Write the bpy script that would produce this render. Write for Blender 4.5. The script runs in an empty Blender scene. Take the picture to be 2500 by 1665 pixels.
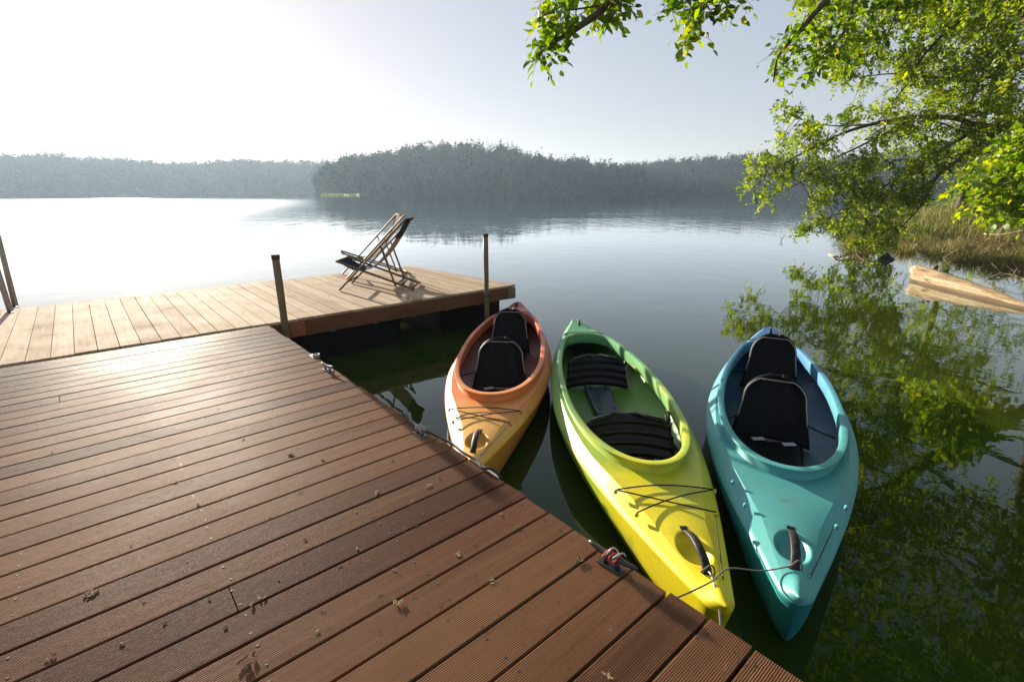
import bpy, math, random
import numpy as np
from mathutils import noise as mn, Vector
random.seed(7)
RNG = np.random.default_rng(11)
R = math.radians
SC = bpy.context.scene
COL = SC.collection

# ------------------------------------------------------------------ camera
F_PX, TH, CAM_Z, DECK_H = 1205.0, math.atan((832.5-467.0)/1205.0), 1.99, 1.40   # DECK_H = eye height above deck
DZ = CAM_Z-DECK_H                                                               # deck top above water
cam_d = bpy.data.cameras.new('camera'); cam = bpy.data.objects.new('camera', cam_d); COL.objects.link(cam)
cam.location = (0, 0, CAM_Z); cam.rotation_euler = (math.pi/2-TH, 0, 0)
cam_d.sensor_width = 36; cam_d.lens = F_PX/2500*36; cam_d.clip_start = 0.05; cam_d.clip_end = 6000
SC.camera = cam
# ------------------------------------------------------------------ light
SUN_AZ, SUN_EL = R(-37.1), R(10.5)           # azimuth clockwise from +Y
SUN_V = Vector((math.sin(SUN_AZ)*math.cos(SUN_EL), math.cos(SUN_AZ)*math.cos(SUN_EL), math.sin(SUN_EL)))
world = bpy.data.worlds.new('World'); SC.world = world; world.use_nodes = True
wn = world.node_tree; wn.nodes.clear()
sky = wn.nodes.new('ShaderNodeTexSky'); sky.sky_type = 'NISHITA'; sky.sun_disc = False
sky.sun_elevation = SUN_EL; sky.sun_rotation = SUN_AZ
sky.air_density = 1.0; sky.dust_density = 1.0; sky.ozone_density = 1.6; sky.altitude = 50
bg = wn.nodes.new('ShaderNodeBackground'); bg.inputs['Strength'].default_value = 0.15
wo = wn.nodes.new('ShaderNodeOutputWorld')
gm = wn.nodes.new('ShaderNodeGamma'); gm.inputs[1].default_value = 0.36      # thin high haze evens the sky out
wn.links.new(sky.outputs[0], gm.inputs[0]); tn = wn.nodes.new('ShaderNodeMix'); tn.data_type = 'RGBA'; tn.blend_type = 'MULTIPLY'; tn.inputs[0].default_value = 1; tn.inputs[7].default_value = (.99, .953, 1.02, 1)
wn.links.new(gm.outputs[0], tn.inputs[6]); wn.links.new(tn.outputs[2], bg.inputs[0]); wn.links.new(bg.outputs[0], wo.inputs[0])
sun_d = bpy.data.lights.new('sun', 'SUN'); sun_d.energy = 5.0; sun_d.angle = R(0.6); sun_d.color = (1.0, 0.88, 0.72)
sun = bpy.data.objects.new('sun', sun_d); COL.objects.link(sun)
sun.rotation_euler = SUN_V.to_track_quat('Z', 'Y').to_euler()
SC.view_settings.view_transform = 'Standard'; SC.view_settings.look = 'None'
SC.view_settings.exposure = 1.42; SC.view_settings.gamma = 1.0
SC.render.engine = 'CYCLES'
SC.cycles.use_denoising = True
SC.cycles.max_bounces = 8; SC.cycles.volume_bounces = 1; SC.cycles.transparent_max_bounces = 8
SC.cycles.sample_clamp_indirect = 4.0
SC.cycles.caustics_reflective = False; SC.cycles.caustics_refractive = False

# ------------------------------------------------------------------ pixel <-> place (display px of a 2354x1568 view)
FW = np.array([0, math.cos(TH), -math.sin(TH)]); UP = np.array([0, math.sin(TH), math.cos(TH)]); RT = np.array([1., 0, 0])
def ray(x, y):
    x, y = x/0.9416, y/0.9416
    return RT*(x-1250)/F_PX - UP*(y-832.5)/F_PX + FW
def at(x, y, d):                                   # point at horizontal distance d
    r = ray(x, y); t = d/math.hypot(r[0], r[1]); p = r*t; p[2] += CAM_Z; return p
def on(x, y, z=0.0):                               # point on the level z
    r = ray(x, y); t = (z-CAM_Z)/r[2]; p = r*t; p[2] = z; return p
# deck frame: corner O, A away along the dock edge, B along the boards
O = np.array([-2.7077, 5.2576, DZ]); _a = R(-40.8)
A = np.array([math.sin(_a), math.cos(_a), 0]); B = np.array([math.cos(_a), -math.sin(_a), 0])
Zv = np.array([0, 0, 1.0])
def dk(a, b, z=0.0): return O + A*a + B*b + Zv*z

# ------------------------------------------------------------------ object helpers
def tag(o, label=None, cat=None, group=None, kind=None):
    if label: o['label'] = label
    if cat: o['category'] = cat
    if group: o['group'] = group
    if kind: o['kind'] = kind
    return o
def empty(name, loc, label, cat, group=None, rz=0.0):
    o = bpy.data.objects.new(name, None); COL.objects.link(o); o.location = loc; o.rotation_euler = (0, 0, rz)
    o.empty_display_size = 0.1
    return tag(o, label, cat, group)
class MB:
    def __init__(s): s.v = []; s.f = []; s.n = 0; s.t = []
    def add(s, v, f, tint=None):
        v = np.asarray(v, float).reshape(-1, 3); s.v.append(v)
        s.f.extend([tuple(int(i)+s.n for i in q) for q in f]); s.n += len(v)
        s.t.append(np.full(len(v), 0.5 if tint is None else tint))
        return s
    def box(s, c, ex, ey, ez, tint=None):          # centre and three half-extent vectors
        c, ex, ey, ez = [np.asarray(q, float) for q in (c, ex, ey, ez)]
        v = [c+ex*i+ey*j+ez*k for k in (-1, 1) for j in (-1, 1) for i in (-1, 1)]
        return s.add(v, [(0, 2, 3, 1), (4, 5, 7, 6), (0, 1, 5, 4), (2, 6, 7, 3), (0, 4, 6, 2), (1, 3, 7, 5)], tint)
    def bar(s, p, q, w, h, up=(0, 0, 1), tint=None):
        p, q = np.asarray(p, float), np.asarray(q, float); d = q-p; L = np.linalg.norm(d); d = d/L
        sd = np.cross(d, up); sd /= max(1e-9, np.linalg.norm(sd)); u = np.cross(sd, d)
        return s.box((p+q)/2, d*L/2, sd*w/2, u*h/2, tint)
    def tube(s, pts, rad, k=8, closed=False, tint=None, flat=1.0):
        pts = np.asarray(pts, float); n = len(pts)
        rad = np.full(n, rad) if np.isscalar(rad) else np.asarray(rad, float)
        T = np.gradient(pts, axis=0)
        if closed: T = np.roll(pts, -1, 0)-np.roll(pts, 1, 0)
        T /= np.linalg.norm(T, axis=1)[:, None]+1e-12
        ref = np.array([0, 0, 1.]) if abs(T[0][2]) < .9 else np.array([1., 0, 0])
        V = []; u = None
        for i in range(n):
            if u is None: u = np.cross(T[i], ref)
            u = u-T[i]*(u@T[i]); u /= np.linalg.norm(u)+1e-12; w = np.cross(T[i], u)
            for j in range(k):
                a = 2*math.pi*j/k; V.append(pts[i]+rad[i]*(math.cos(a)*u+flat*math.sin(a)*w))
        Fc = []
        for i in range(n if closed else n-1):
            for j in range(k):
                a, b = i*k+j, i*k+(j+1) % k; c, d = ((i+1) % n)*k+(j+1) % k, ((i+1) % n)*k+j
                Fc.append((a, d, c, b))
        if not closed:
            Fc.append(tuple(range(k))); Fc.append(tuple((n-1)*k+j for j in reversed(range(k))))
        return s.add(V, Fc, tint)
    def grid(s, P, wrap_u=False, flip=False, tint=None):   # P[i][j]
        P = np.asarray(P, float); nu, nv = P.shape[:2]; Fc = []
        for i in range(nu if wrap_u else nu-1):
            i2 = (i+1) % nu
            for j in range(nv-1):
                q = (i*nv+j, i2*nv+j, i2*nv+j+1, i*nv+j+1)
                Fc.append(q[::-1] if flip else q)
        return s.add(P.reshape(-1, 3), Fc, tint)
    def build(s, name, m, parent=None, smooth=False, bevel=0, loc=None):
        me = bpy.data.meshes.new(name)
        V = np.concatenate(s.v) if s.v else np.zeros((0, 3))
        me.from_pydata(V.tolist(), [], s.f)
        at_ = me.attributes.new('tint', 'FLOAT', 'POINT'); at_.data.foreach_set('value', np.concatenate(s.t).astype(np.float32))
        me.materials.append(m)
        if smooth: me.polygons.foreach_set('use_smooth', [True]*len(me.polygons))
        me.update()
        o = bpy.data.objects.new(name, me); COL.objects.link(o)
        if parent: o.parent = parent
        if loc is not None: o.location = loc
        if bevel:
            b = o.modifiers.new('bevel', 'BEVEL'); b.width = bevel; b.segments = 2; b.limit_method = 'ANGLE'
        return o
def fastmesh(name, V, Fidx, nper, tint, m, parent=None, smooth=False):  # many equal small faces, numpy speed
    me = bpy.data.meshes.new(name); nf = len(Fidx)
    me.vertices.add(len(V)); me.vertices.foreach_set('co', V.astype(np.float32).ravel())
    me.loops.add(nf*nper); me.loops.foreach_set('vertex_index', Fidx.astype(np.int32).ravel())
    me.polygons.add(nf); me.polygons.foreach_set('loop_start', np.arange(0, nf*nper, nper, dtype=np.int32))
    me.polygons.foreach_set('loop_total', np.full(nf, nper, dtype=np.int32))
    a = me.attributes.new('tint', 'FLOAT', 'POINT'); a.data.foreach_set('value', tint.astype(np.float32))
    if smooth: me.polygons.foreach_set('use_smooth', np.ones(nf, dtype=bool))
    me.materials.append(m); me.update(calc_edges=True)
    o = bpy.data.objects.new(name, me); COL.objects.link(o)
    if parent: o.parent = parent
    return o
def local(o_parent, p):            # world -> the frame of an unrotated empty
    return np.asarray(p, float)-np.array(o_parent.location)

# ------------------------------------------------------------------ materials
class NT:
    def __init__(s, name, rough=0.5, spec=0.5, col=(.5, .5, .5)):
        s.m = bpy.data.materials.new(name); s.m.use_nodes = True; s.t = s.m.node_tree; s.b = s.t.nodes['Principled BSDF']
        s.b.inputs['Roughness'].default_value = rough; s.b.inputs['Specular IOR Level'].default_value = spec
        s.b.inputs['Base Color'].default_value = (*col, 1)
    def n(s, ty, **k):
        q = s.t.nodes.new(ty)
        for a, v in k.items():
            if a.startswith('i_'):
                key = a[2:]; q.inputs[int(key) if key.isdigit() else key.replace('_', ' ')].default_value = v
            else: setattr(q, a, v)
        return q
    def l(s, a, b): s.t.links.new(a, b)
    def coord(s, scale=(1, 1, 1), rot=(0, 0, 0), out='Object'):
        c = s.n('ShaderNodeTexCoord'); mp = s.n('ShaderNodeMapping'); mp.inputs['Scale'].default_value = scale; mp.inputs['Rotation'].default_value = rot
        s.l(c.outputs[out], mp.inputs[0]); return mp.outputs[0]
    def noise(s, vec, scale, detail=4, rough=.55, dist=0.0):
        q = s.n('ShaderNodeTexNoise'); q.inputs['Scale'].default_value = scale; q.inputs['Detail'].default_value = detail
        q.inputs['Roughness'].default_value = rough; q.inputs['Distortion'].default_value = dist
        if vec is not None: s.l(vec, q.inputs['Vector'])
        return q.outputs['Fac']
    def ramp(s, fac, stops):
        q = s.n('ShaderNodeValToRGB'); e = q.color_ramp.elements
        while len(e) < len(stops): e.new(0.5)
        for el, (p, c) in zip(e, stops): el.position = p; el.color = (*c, 1) if len(c) == 3 else c
        s.l(fac, q.inputs[0]); return q.outputs[0]
    def mix(s, a, b, fac, mode='MIX'):
        q = s.n('ShaderNodeMix'); q.data_type = 'RGBA'; q.blend_type = mode
        for sock, v in ((q.inputs[0], fac), (q.inputs[6], a), (q.inputs[7], b)):
            if hasattr(v, 'links'): s.l(v, sock)
            elif isinstance(v, (int, float)): sock.default_value = v
            else: sock.default_value = (*v, 1)
        return q.outputs[2]
    def math(s, op, a, b=0.0, c=None, clamp=False):
        q = s.n('ShaderNodeMath'); q.operation = op; q.use_clamp = clamp
        for i, v in enumerate((a, b) if c is None else (a, b, c)):
            if hasattr(v, 'links'): s.l(v, q.inputs[i])
            else: q.inputs[i].default_value = v
        return q.outputs[0]
    def maprange(s, v, a, b, c=0.0, d=1.0, smooth=False):
        q = s.n('ShaderNodeMapRange'); q.inputs[1].default_value = a; q.inputs[2].default_value = b
        q.inputs[3].default_value = c; q.inputs[4].default_value = d
        if smooth: q.interpolation_type = 'SMOOTHSTEP'
        s.l(v, q.inputs[0]); return q.outputs[0]
    def tint(s):
        q = s.n('ShaderNodeAttribute'); q.attribute_name = 'tint'; return q.outputs['Fac']
    def col(s, c): s.l(c, s.b.inputs['Base Color']); return s
    def rgh(s, c): s.l(c, s.b.inputs['Roughness']); return s
    def bump(s, h, strength=.3, dist=.01, nrm=None):
        q = s.n('ShaderNodeBump'); q.inputs['Strength'].default_value = strength; q.inputs['Distance'].default_value = dist
        s.l(h, q.inputs['Height'])
        if nrm is not None: s.l(nrm, q.inputs['Normal'])
        s.l(q.outputs[0], s.b.inputs['Normal']); return q.outputs[0]

def mat_decking():
    m = NT('grooved_brown_decking', .5, .5)
    v = m.coord((1, 1, 1)); vs = m.coord((6, .35, 1), (0, 0, 0))
    # local x = along boards (B), local y = A : streaks stretched along x
    st = m.noise(m.coord((.7, 14, 1)), 2.2, 5, .6)
    big = m.noise(v, .9, 4, .6); fine = m.noise(v, 46, 3, .7); speck = m.noise(v, 19, 6, .75)
    c = m.ramp(st, [(.25, (.150, .062, .031)), (.55, (.235, .106, .054)), (.8, (.335, .172, .095))])
    c = m.mix(c, m.mix(c, (.28, .15, .082), .5), m.maprange(big, .42, .62))
    c = m.mix(c, (.075, .032, .018), m.math('MULTIPLY', m.maprange(m.tint(), .5, 1.0), .65))
    c = m.mix(c, (.36, .19, .085), m.math('MULTIPLY', m.maprange(m.tint(), .5, 0.0), .45))
    c = m.mix(c, (.48, .34, .21), m.math('MULTIPLY', m.maprange(speck, .62, .72), .6))
    c = m.mix(c, (.035, .020, .014), m.math('MULTIPLY', m.maprange(speck, .40, .30), .7))
    tc = m.n('ShaderNodeTexCoord'); sx = m.n('ShaderNodeSeparateXYZ'); m.l(tc.outputs['Object'], sx.inputs[0])
    dirty = m.math('MULTIPLY', m.maprange(m.math('ADD', sx.outputs[1], m.math('MULTIPLY', m.noise(v, 1.4, 4, .7), 1.0)), -1.1, -.1, 0, 1, True), m.maprange(m.noise(m.coord((.8, 5, 1)), 5, 6, .8), .36, .54, .3, .95))
    c = m.mix(c, (.10, .062, .040), dirty)
    m.col(c); m.rgh(m.maprange(m.math('ADD', big, m.math('MULTIPLY', fine, .5)), .45, 1.05, .50, .70)); m.b.inputs['Specular IOR Level'].default_value = .13
    m.bump(m.math('ADD', m.math('MULTIPLY', fine, .4), speck), .35, .004)
    return m.m
def mat_pale_boards():
    m = NT('weathered_pine_boards', .5, .4)
    st = m.noise(m.coord((18, .9, 1)), 2.0, 6, .65, .4); big = m.noise(m.coord(), 2.3, 5, .65); kn = m.noise(m.coord((3, 1.2, 1)), 5, 4, .7)
    c = m.ramp(st, [(.25, (.36, .25, .15)), (.5, (.52, .39, .26)), (.75, (.66, .53, .38))])
    c = m.mix(c, (.26, .12, .055), m.math('MULTIPLY', m.maprange(m.tint(), .45, 1.0), .55))
    c = m.mix(c, (.11, .075, .05), m.math('MULTIPLY', m.maprange(kn, .60, .72), .7))
    c = m.mix(c, (.10, .07, .045), m.math('MULTIPLY', m.maprange(big, .57, .72), .5))
    m.col(c); m.rgh(m.maprange(big, .3, .7, .78, .92)); m.b.inputs['Specular IOR Level'].default_value = .10; m.bump(m.math('ADD', st, m.math('MULTIPLY', kn, .4)), .45, .004)
    return m.m
def mat_wood(name, c0, c1, scale=(2, 2, 2), rough=.6, bump=.3, det=6):
    m = NT(name, rough, .4); v = m.coord(scale); st = m.noise(v, 6, det, .65); sp = m.noise(m.coord(), 40, 4, .7)
    c = m.ramp(st, [(.3, c0), (.7, c1)]); c = m.mix(c, tuple(x*.35 for x in c0), m.math('MULTIPLY', m.maprange(sp, .58, .70), .6))
    m.col(c); m.bump(m.math('ADD', st, sp), bump, .003); return m.m
def mat_plain(name, c, rough=.5, spec=.5, metal=0., var=.25, nscale=12, bump=0.0, dirt=None):
    m = NT(name, rough, spec); n = m.noise(m.coord(), nscale, 5, .65)
    cc = m.ramp(n, [(.3, tuple(x*(1-var) for x in c)), (.7, tuple(min(1, x*(1+var)) for x in c))])
    if dirt: cc = m.mix(cc, dirt, m.math('MULTIPLY', m.maprange(m.noise(m.coord(), nscale*3.3, 6, .7), .56, .68), .6))
    m.col(cc); m.b.inputs['Metallic'].default_value = metal
    m.rgh(m.maprange(n, .3, .7, max(.05, rough-.1), rough+.12))
    if bump: m.bump(m.noise(m.coord(), nscale*4, 4, .6), bump, .003)
    return m.m
def mat_hull(name, stops, L, patch=None, rough=.42):   # moulded plastic, colour runs along the boat (local y)
    m = NT(name, rough, .5)
    c = m.n('ShaderNodeTexCoord'); sp = m.n('ShaderNodeSeparateXYZ'); m.l(c.outputs['Object'], sp.inputs[0])
    wob = m.noise(m.coord((1.6, .8, 1.6)), 1.7, 4, .6, .6)
    f = m.math('ADD', m.math('DIVIDE', sp.outputs[1], L), m.math('MULTIPLY', m.math('SUBTRACT', wob, .5), .42), clamp=True)
    cc = m.ramp(f, stops)
    if patch: cc = m.mix(cc, patch[0], m.math('MULTIPLY', m.maprange(m.noise(m.coord((2.4, .7, 2.4)), 1.9, 4, .6, .4), patch[1], patch[2]), patch[3]))
    sc = m.noise(m.coord((16, 1.6, 16)), 7, 8, .85); gr = m.noise(m.coord(), 4.2, 6, .7)
    cc = m.mix(cc, m.mix(cc, (.55, .52, .42), .45), m.math('MULTIPLY', m.maprange(sc, .60, .68), .6))
    cc = m.mix(cc, m.mix(cc, (.10, .075, .04), .6), m.math('MULTIPLY', m.maprange(gr, .56, .72), .6))
    wl = m.math('MULTIPLY', m.maprange(m.math('ADD', sp.outputs[2], m.math('MULTIPLY', gr, .05)), .03, .085, .75, 0, True), 1.0)
    cc = m.mix(cc, m.mix(cc, (.07, .065, .03), .7), wl)
    m.col(cc); m.rgh(m.maprange(gr, .3, .7, rough-.06, rough+.16))
    m.bump(m.math('ADD', m.math('MULTIPLY', m.noise(m.coord(), 3.1, 3, .5), .9), m.math('MULTIPLY', sc, .12)), .22, .02)
    return m.m
def mat_log():
    m = NT('bleached_driftwood', .8, .2); st = m.noise(m.coord((9, .55, 9)), 2.2, 7, .7, .3); bl = m.noise(m.coord(), 3.5, 5, .7); fn = m.noise(m.coord((30, 2, 30)), 2, 4, .7)
    c = m.ramp(st, [(.34, (.10, .065, .04)), (.44, (.34, .24, .14)), (.54, (.50, .38, .24)), (.66, (.62, .50, .34))])
    c = m.mix(c, (.40, .24, .11), m.math('MULTIPLY', m.maprange(bl, .5, .66), .7)); c = m.mix(c, (.13, .10, .07), m.math('MULTIPLY', m.maprange(fn, .55, .66), .6))
    tc = m.n('ShaderNodeTexCoord'); sp = m.n('ShaderNodeSeparateXYZ'); m.l(tc.outputs['Object'], sp.inputs[0])
    c = m.mix(c, (.09, .06, .035), m.math('MULTIPLY', m.maprange(m.math('ADD', sp.outputs[2], m.math('MULTIPLY', bl, .06)), .06, .12, 1, 0, True), .85))   # soaked foot of the log
    m.col(c); m.bump(m.math('ADD', st, fn), 1.0, .02); return m.m
def mat_canvas(name, c):
    m = NT(name, .9, .1); n = m.noise(m.coord(), 60, 3, .6); cc = m.ramp(n, [(.3, tuple(x*.85 for x in c)), (.7, tuple(x*1.12 for x in c))]); m.col(cc); m.bump(n, .2, .002)
    tr = m.n('ShaderNodeBsdfTranslucent'); m.l(cc, tr.inputs['Color']); mx = m.n('ShaderNodeMixShader'); mx.inputs[0].default_value = .4
    m.l(m.b.outputs[0], mx.inputs[1]); m.l(tr.outputs[0], mx.inputs[2]); m.l(mx.outputs[0], m.t.nodes['Material Output'].inputs[0]); return m.m
def mat_leaf(name, dark, mid, lite, trans=.38, yellow=None, spec=.3):
    m = NT(name, .45, spec); t = m.tint(); n = m.noise(m.coord(), .55, 3, .6)
    f = m.math('ADD', m.math('MULTIPLY', t, .75), m.math('MULTIPLY', m.math('SUBTRACT', n, .5), .9), clamp=True)
    c = m.ramp(f, [(.08, dark), (.45, mid), (.85, lite)])
    if yellow: c = m.mix(c, yellow, m.math('MULTIPLY', m.maprange(t, .9, 1.0), .8))
    m.col(c)
    tr = m.n('ShaderNodeBsdfTranslucent'); tc = m.mix(c, (1.0, 1.0, .35), .0); 
    hs = m.n('ShaderNodeHueSaturation'); hs.inputs['Saturation'].default_value = 1.15; hs.inputs['Value'].default_value = 1.5
    m.l(c, hs.inputs['Color']); m.l(hs.outputs[0], tr.inputs['Color'])
    mx = m.n('ShaderNodeMixShader'); mx.inputs[0].default_value = trans
    out = m.t.nodes['Material Output']; m.l(m.b.outputs[0], mx.inputs[1]); m.l(tr.outputs[0], mx.inputs[2]); m.l(mx.outputs[0], out.inputs[0])
    return m.m
def mat_water():
    m = NT('lake_water', .9, .0)
    c = m.n('ShaderNodeTexCoord'); sp = m.n('ShaderNodeSeparateXYZ'); m.l(c.outputs['Object'], sp.inputs[0])
    n = m.noise(m.coord((1, 1, 1)), .35, 4, .6)
    near = m.maprange(sp.outputs[0], 1.0, 9.0, 0, 1, True)
    c0 = m.mix((.020, .042, .004), (.075, .095, .008), near)
    m.col(m.mix(c0, m.mix(c0, (.03, .028, .006), .6), m.maprange(n, .4, .65)))
    # ripples: breeze patch from about 25 m to 160 m out, calm near the dock
    y = sp.outputs[1]
    breeze = m.math('MULTIPLY', m.maprange(y, 12, 38, 0, 1, True), m.maprange(y, 110, 220, 1, .10, True))
    patch = m.maprange(m.noise(m.coord((.25, 1, 1)), .05, 3, .6), .36, .60, .35, 1)
    amp = m.math('ADD', m.math('MULTIPLY', breeze, patch), .0)
    r1 = m.noise(m.coord((1, 1.5, 1)), 1.9, 3, .55); r2 = m.noise(m.coord((1, 1.6, 1)), .55, 2, .5); r3 = m.noise(m.coord((1, 1, 1)), 1.1, 2, .5, .3)
    r4 = m.noise(m.coord((1, .30, 1)), 1.1, 3, .6)
    h = m.math('ADD', m.math('MULTIPLY', m.math('ADD', m.math('MULTIPLY', r4, 1.3), m.math('ADD', m.math('MULTIPLY', r1, .25), m.math('MULTIPLY', r2, .5))), m.math('MULTIPLY', amp, .024)), m.math('ADD', m.math('MULTIPLY', r3, .0045), m.math('MULTIPLY', m.noise(m.coord(), 6.5, 2, .5, .5), .0005)))
    left = m.math('MULTIPLY', m.maprange(m.math('ADD', sp.outputs[0], m.math('MULTIPLY', y, .30)), 0, -26, 0, 1, True), m.math('MULTIPLY', m.maprange(y, 5, 20, 0, 1, True), m.maprange(y, 70, 170, 1, 0, True)))
    gr = m.math('ADD', .012, m.math('MULTIPLY', left, .42))
    nb = m.bump(h, 1.0, 1.0)
    gl = m.n('ShaderNodeBsdfGlossy'); m.l(gr, gl.inputs['Roughness']); m.l(nb, gl.inputs['Normal']); gl.inputs['Color'].default_value = (.92, .97, 1, 1)
    fr = m.n('ShaderNodeFresnel'); fr.inputs['IOR'].default_value = 1.333; m.l(nb, fr.inputs['Normal'])
    fc = m.math('MAXIMUM', .02, m.math('SUBTRACT', m.math('MULTIPLY', fr.outputs[0], 1.75), .03)); fc = m.math('MINIMUM', fc, .97)
    mx = m.n('ShaderNodeMixShader'); m.l(fc, mx.inputs[0]); m.l(m.b.outputs[0], mx.inputs[1]); m.l(gl.outputs[0], mx.inputs[2])
    m.l(mx.outputs[0], m.t.nodes['Material Output'].inputs[0])
    return m.m
M = dict(
    deck=mat_decking(), pale=mat_pale_boards(), water=mat_water(),
    fascia=mat_wood('stained_pine_beam', (.10, .038, .012), (.21, .085, .028), (1, 6, 6)),
    block=mat_wood('orange_pine_block', (.26, .085, .03), (.38, .15, .06), (4, 4, 4)),
    post=mat_wood('greenish_post_wood', (.12, .09, .036), (.26, .19, .095), (9, 9, .8), .6),
    cap=mat_plain('dark_post_cap', (.022, .018, .014), .6),
    float=mat_plain('black_float_plastic', (.004, .004, .0035), .6, .15),
    frame=mat_wood('dark_dock_frame', (.012, .007, .005), (.022, .013, .008), (1, 6, 6)),
    chairwood=mat_wood('varnished_chair_wood', (.075, .048, .018), (.16, .10, .04), (5, 5, 5), .7),
    navy=mat_plain('navy_chair_canvas', (.018, .021, .035), .85, .1, bump=.2), beige=mat_canvas('beige_chair_canvas', (.34, .27, .22)),
    black=mat_plain('black_moulded_plastic', (.006, .006, .007), .42, .3, var=.3, nscale=6, bump=.15),
    blackfab=mat_plain('black_seat_fabric', (.006, .006, .007), .6, .2, bump=.25),
    grey=mat_plain('grey_seat_plate', (.045, .055, .075), .42), piping=mat_plain('worn_grey_piping', (.34, .31, .26), .7),
    webbing=mat_plain('pale_strap_webbing', (.42, .43, .46), .6), handle=mat_plain('scuffed_rubber_handle', (.014, .011, .011), .5, .3, var=.4, nscale=22, bump=.5, dirt=(.16, .13, .10)),
    metal=mat_plain('galvanised_metal', (.24, .24, .25), .45, metal=.8), steel=mat_plain('brushed_ladder_aluminium', (.32, .30, .28), .42, metal=.75),
    cleatblack=mat_plain('worn_black_cleat_iron', (.035, .034, .034), .38, bump=.3), rope=mat_plain('grey_thin_cord', (.16, .14, .12), .8),
    ropedark=mat_plain('weathered_dark_rope', (.045, .04, .035), .8, bump=.4), ropered=mat_plain('red_and_white_rope', (.42, .06, .05), .7, var=.7, nscale=60), ropewhite=mat_plain('white_grey_rope', (.45, .42, .40), .7, bump=.4),
    log=mat_log(), rock=mat_plain('wet_black_rock', (.010, .010, .011), .4, bump=.8),
    twig=mat_plain('dead_brown_twigs', (.17, .11, .065), .8, var=.5), drytwig=mat_plain('bleached_dead_branches', (.36, .27, .18), .8, var=.4),
    bark=mat_wood('grey_brown_bark', (.060, .046, .030), (.16, .125, .085), (4, 4, 1.2), .85, .8),
    leaf=mat_leaf('mid_green_leaves', (.09, .16, .008), (.24, .33, .014), (.42, .48, .02), .5, (.60, .54, .02)),
    leafb=mat_leaf('bright_large_leaves', (.07, .14, .008), (.20, .30, .014), (.38, .44, .02), .5, (.48, .42, .03)),
    leafd=mat_leaf('shaded_leaves', (.06, .11, .006), (.15, .22, .010), (.28, .33, .016), .45),
    far=mat_leaf('far_wood_foliage', (.007, .016, .007), (.016, .032, .011), (.040, .064, .016), .08, spec=0.0),
    reed=mat_leaf('reeds_and_sedge', (.10, .11, .03), (.22, .20, .06), (.38, .30, .12), .3), reedg=mat_leaf('green_reeds', (.06, .10, .015), (.12, .17, .03), (.20, .24, .05), .3),
    soil=mat_plain('muddy_bank_soil', (.055, .045, .025), .9, nscale=2.0, var=.5, bump=.6), hill=mat_plain('wooded_hill_floor', (.020, .028, .012), .9, nscale=.1, var=.4),
    litter=mat_plain('dried_blossom', (.50, .40, .22), .8, var=.4, nscale=80), litterb=mat_plain('dry_brown_leaf', (.20, .125, .06), .8, var=.5, nscale=60),
)

# ================================================================== SETTING
def plane_disc(name, rad, z, m, rings=(3, 8, 20, 60, 200, 600, 2500)):
    b = MB(); k = 48; V = [(0, 30, z)]
    for r in rings:
        for j in range(k): V.append((r*math.cos(2*math.pi*j/k), 30+r*math.sin(2*math.pi*j/k), z))
    Fc = [(0, 1+j, 1+(j+1) % k) for j in range(k)]
    for i in range(len(rings)-1):
        for j in range(k): Fc.append((1+i*k+j, 1+(i+1)*k+j, 1+(i+1)*k+(j+1) % k, 1+i*k+(j+1) % k))
    b.add(V, Fc); return b.build(name, m)
tag(plane_disc('lake_water', 2500, 0.0, M['water']), kind='structure')

def interp(xs, pts): return np.interp(xs, [p[0] for p in pts], [p[1] for p in pts])

def leafcloud(centers, size, rng, N):           # irregular quads for far foliage
    n = len(centers); d = rng.normal(size=(n, 3)); d /= np.linalg.norm(d, axis=1)[:, None]
    d -= N*(d*N).sum(1)[:, None]; d /= np.linalg.norm(d, axis=1)[:, None]+1e-9; e = np.cross(N, d)
    s = size*rng.uniform(.6, 1.35, n)
    j = rng.uniform(.6, 1.2, (n, 4))
    V = np.stack([centers+d*(s*j[:, 0])[:, None], centers+e*(s*j[:, 1])[:, None], centers-d*(s*j[:, 2])[:, None], centers-e*(s*j[:, 3])[:, None]], 1)
    return V.reshape(-1, 3), np.arange(4*n).reshape(n, 4)

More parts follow.
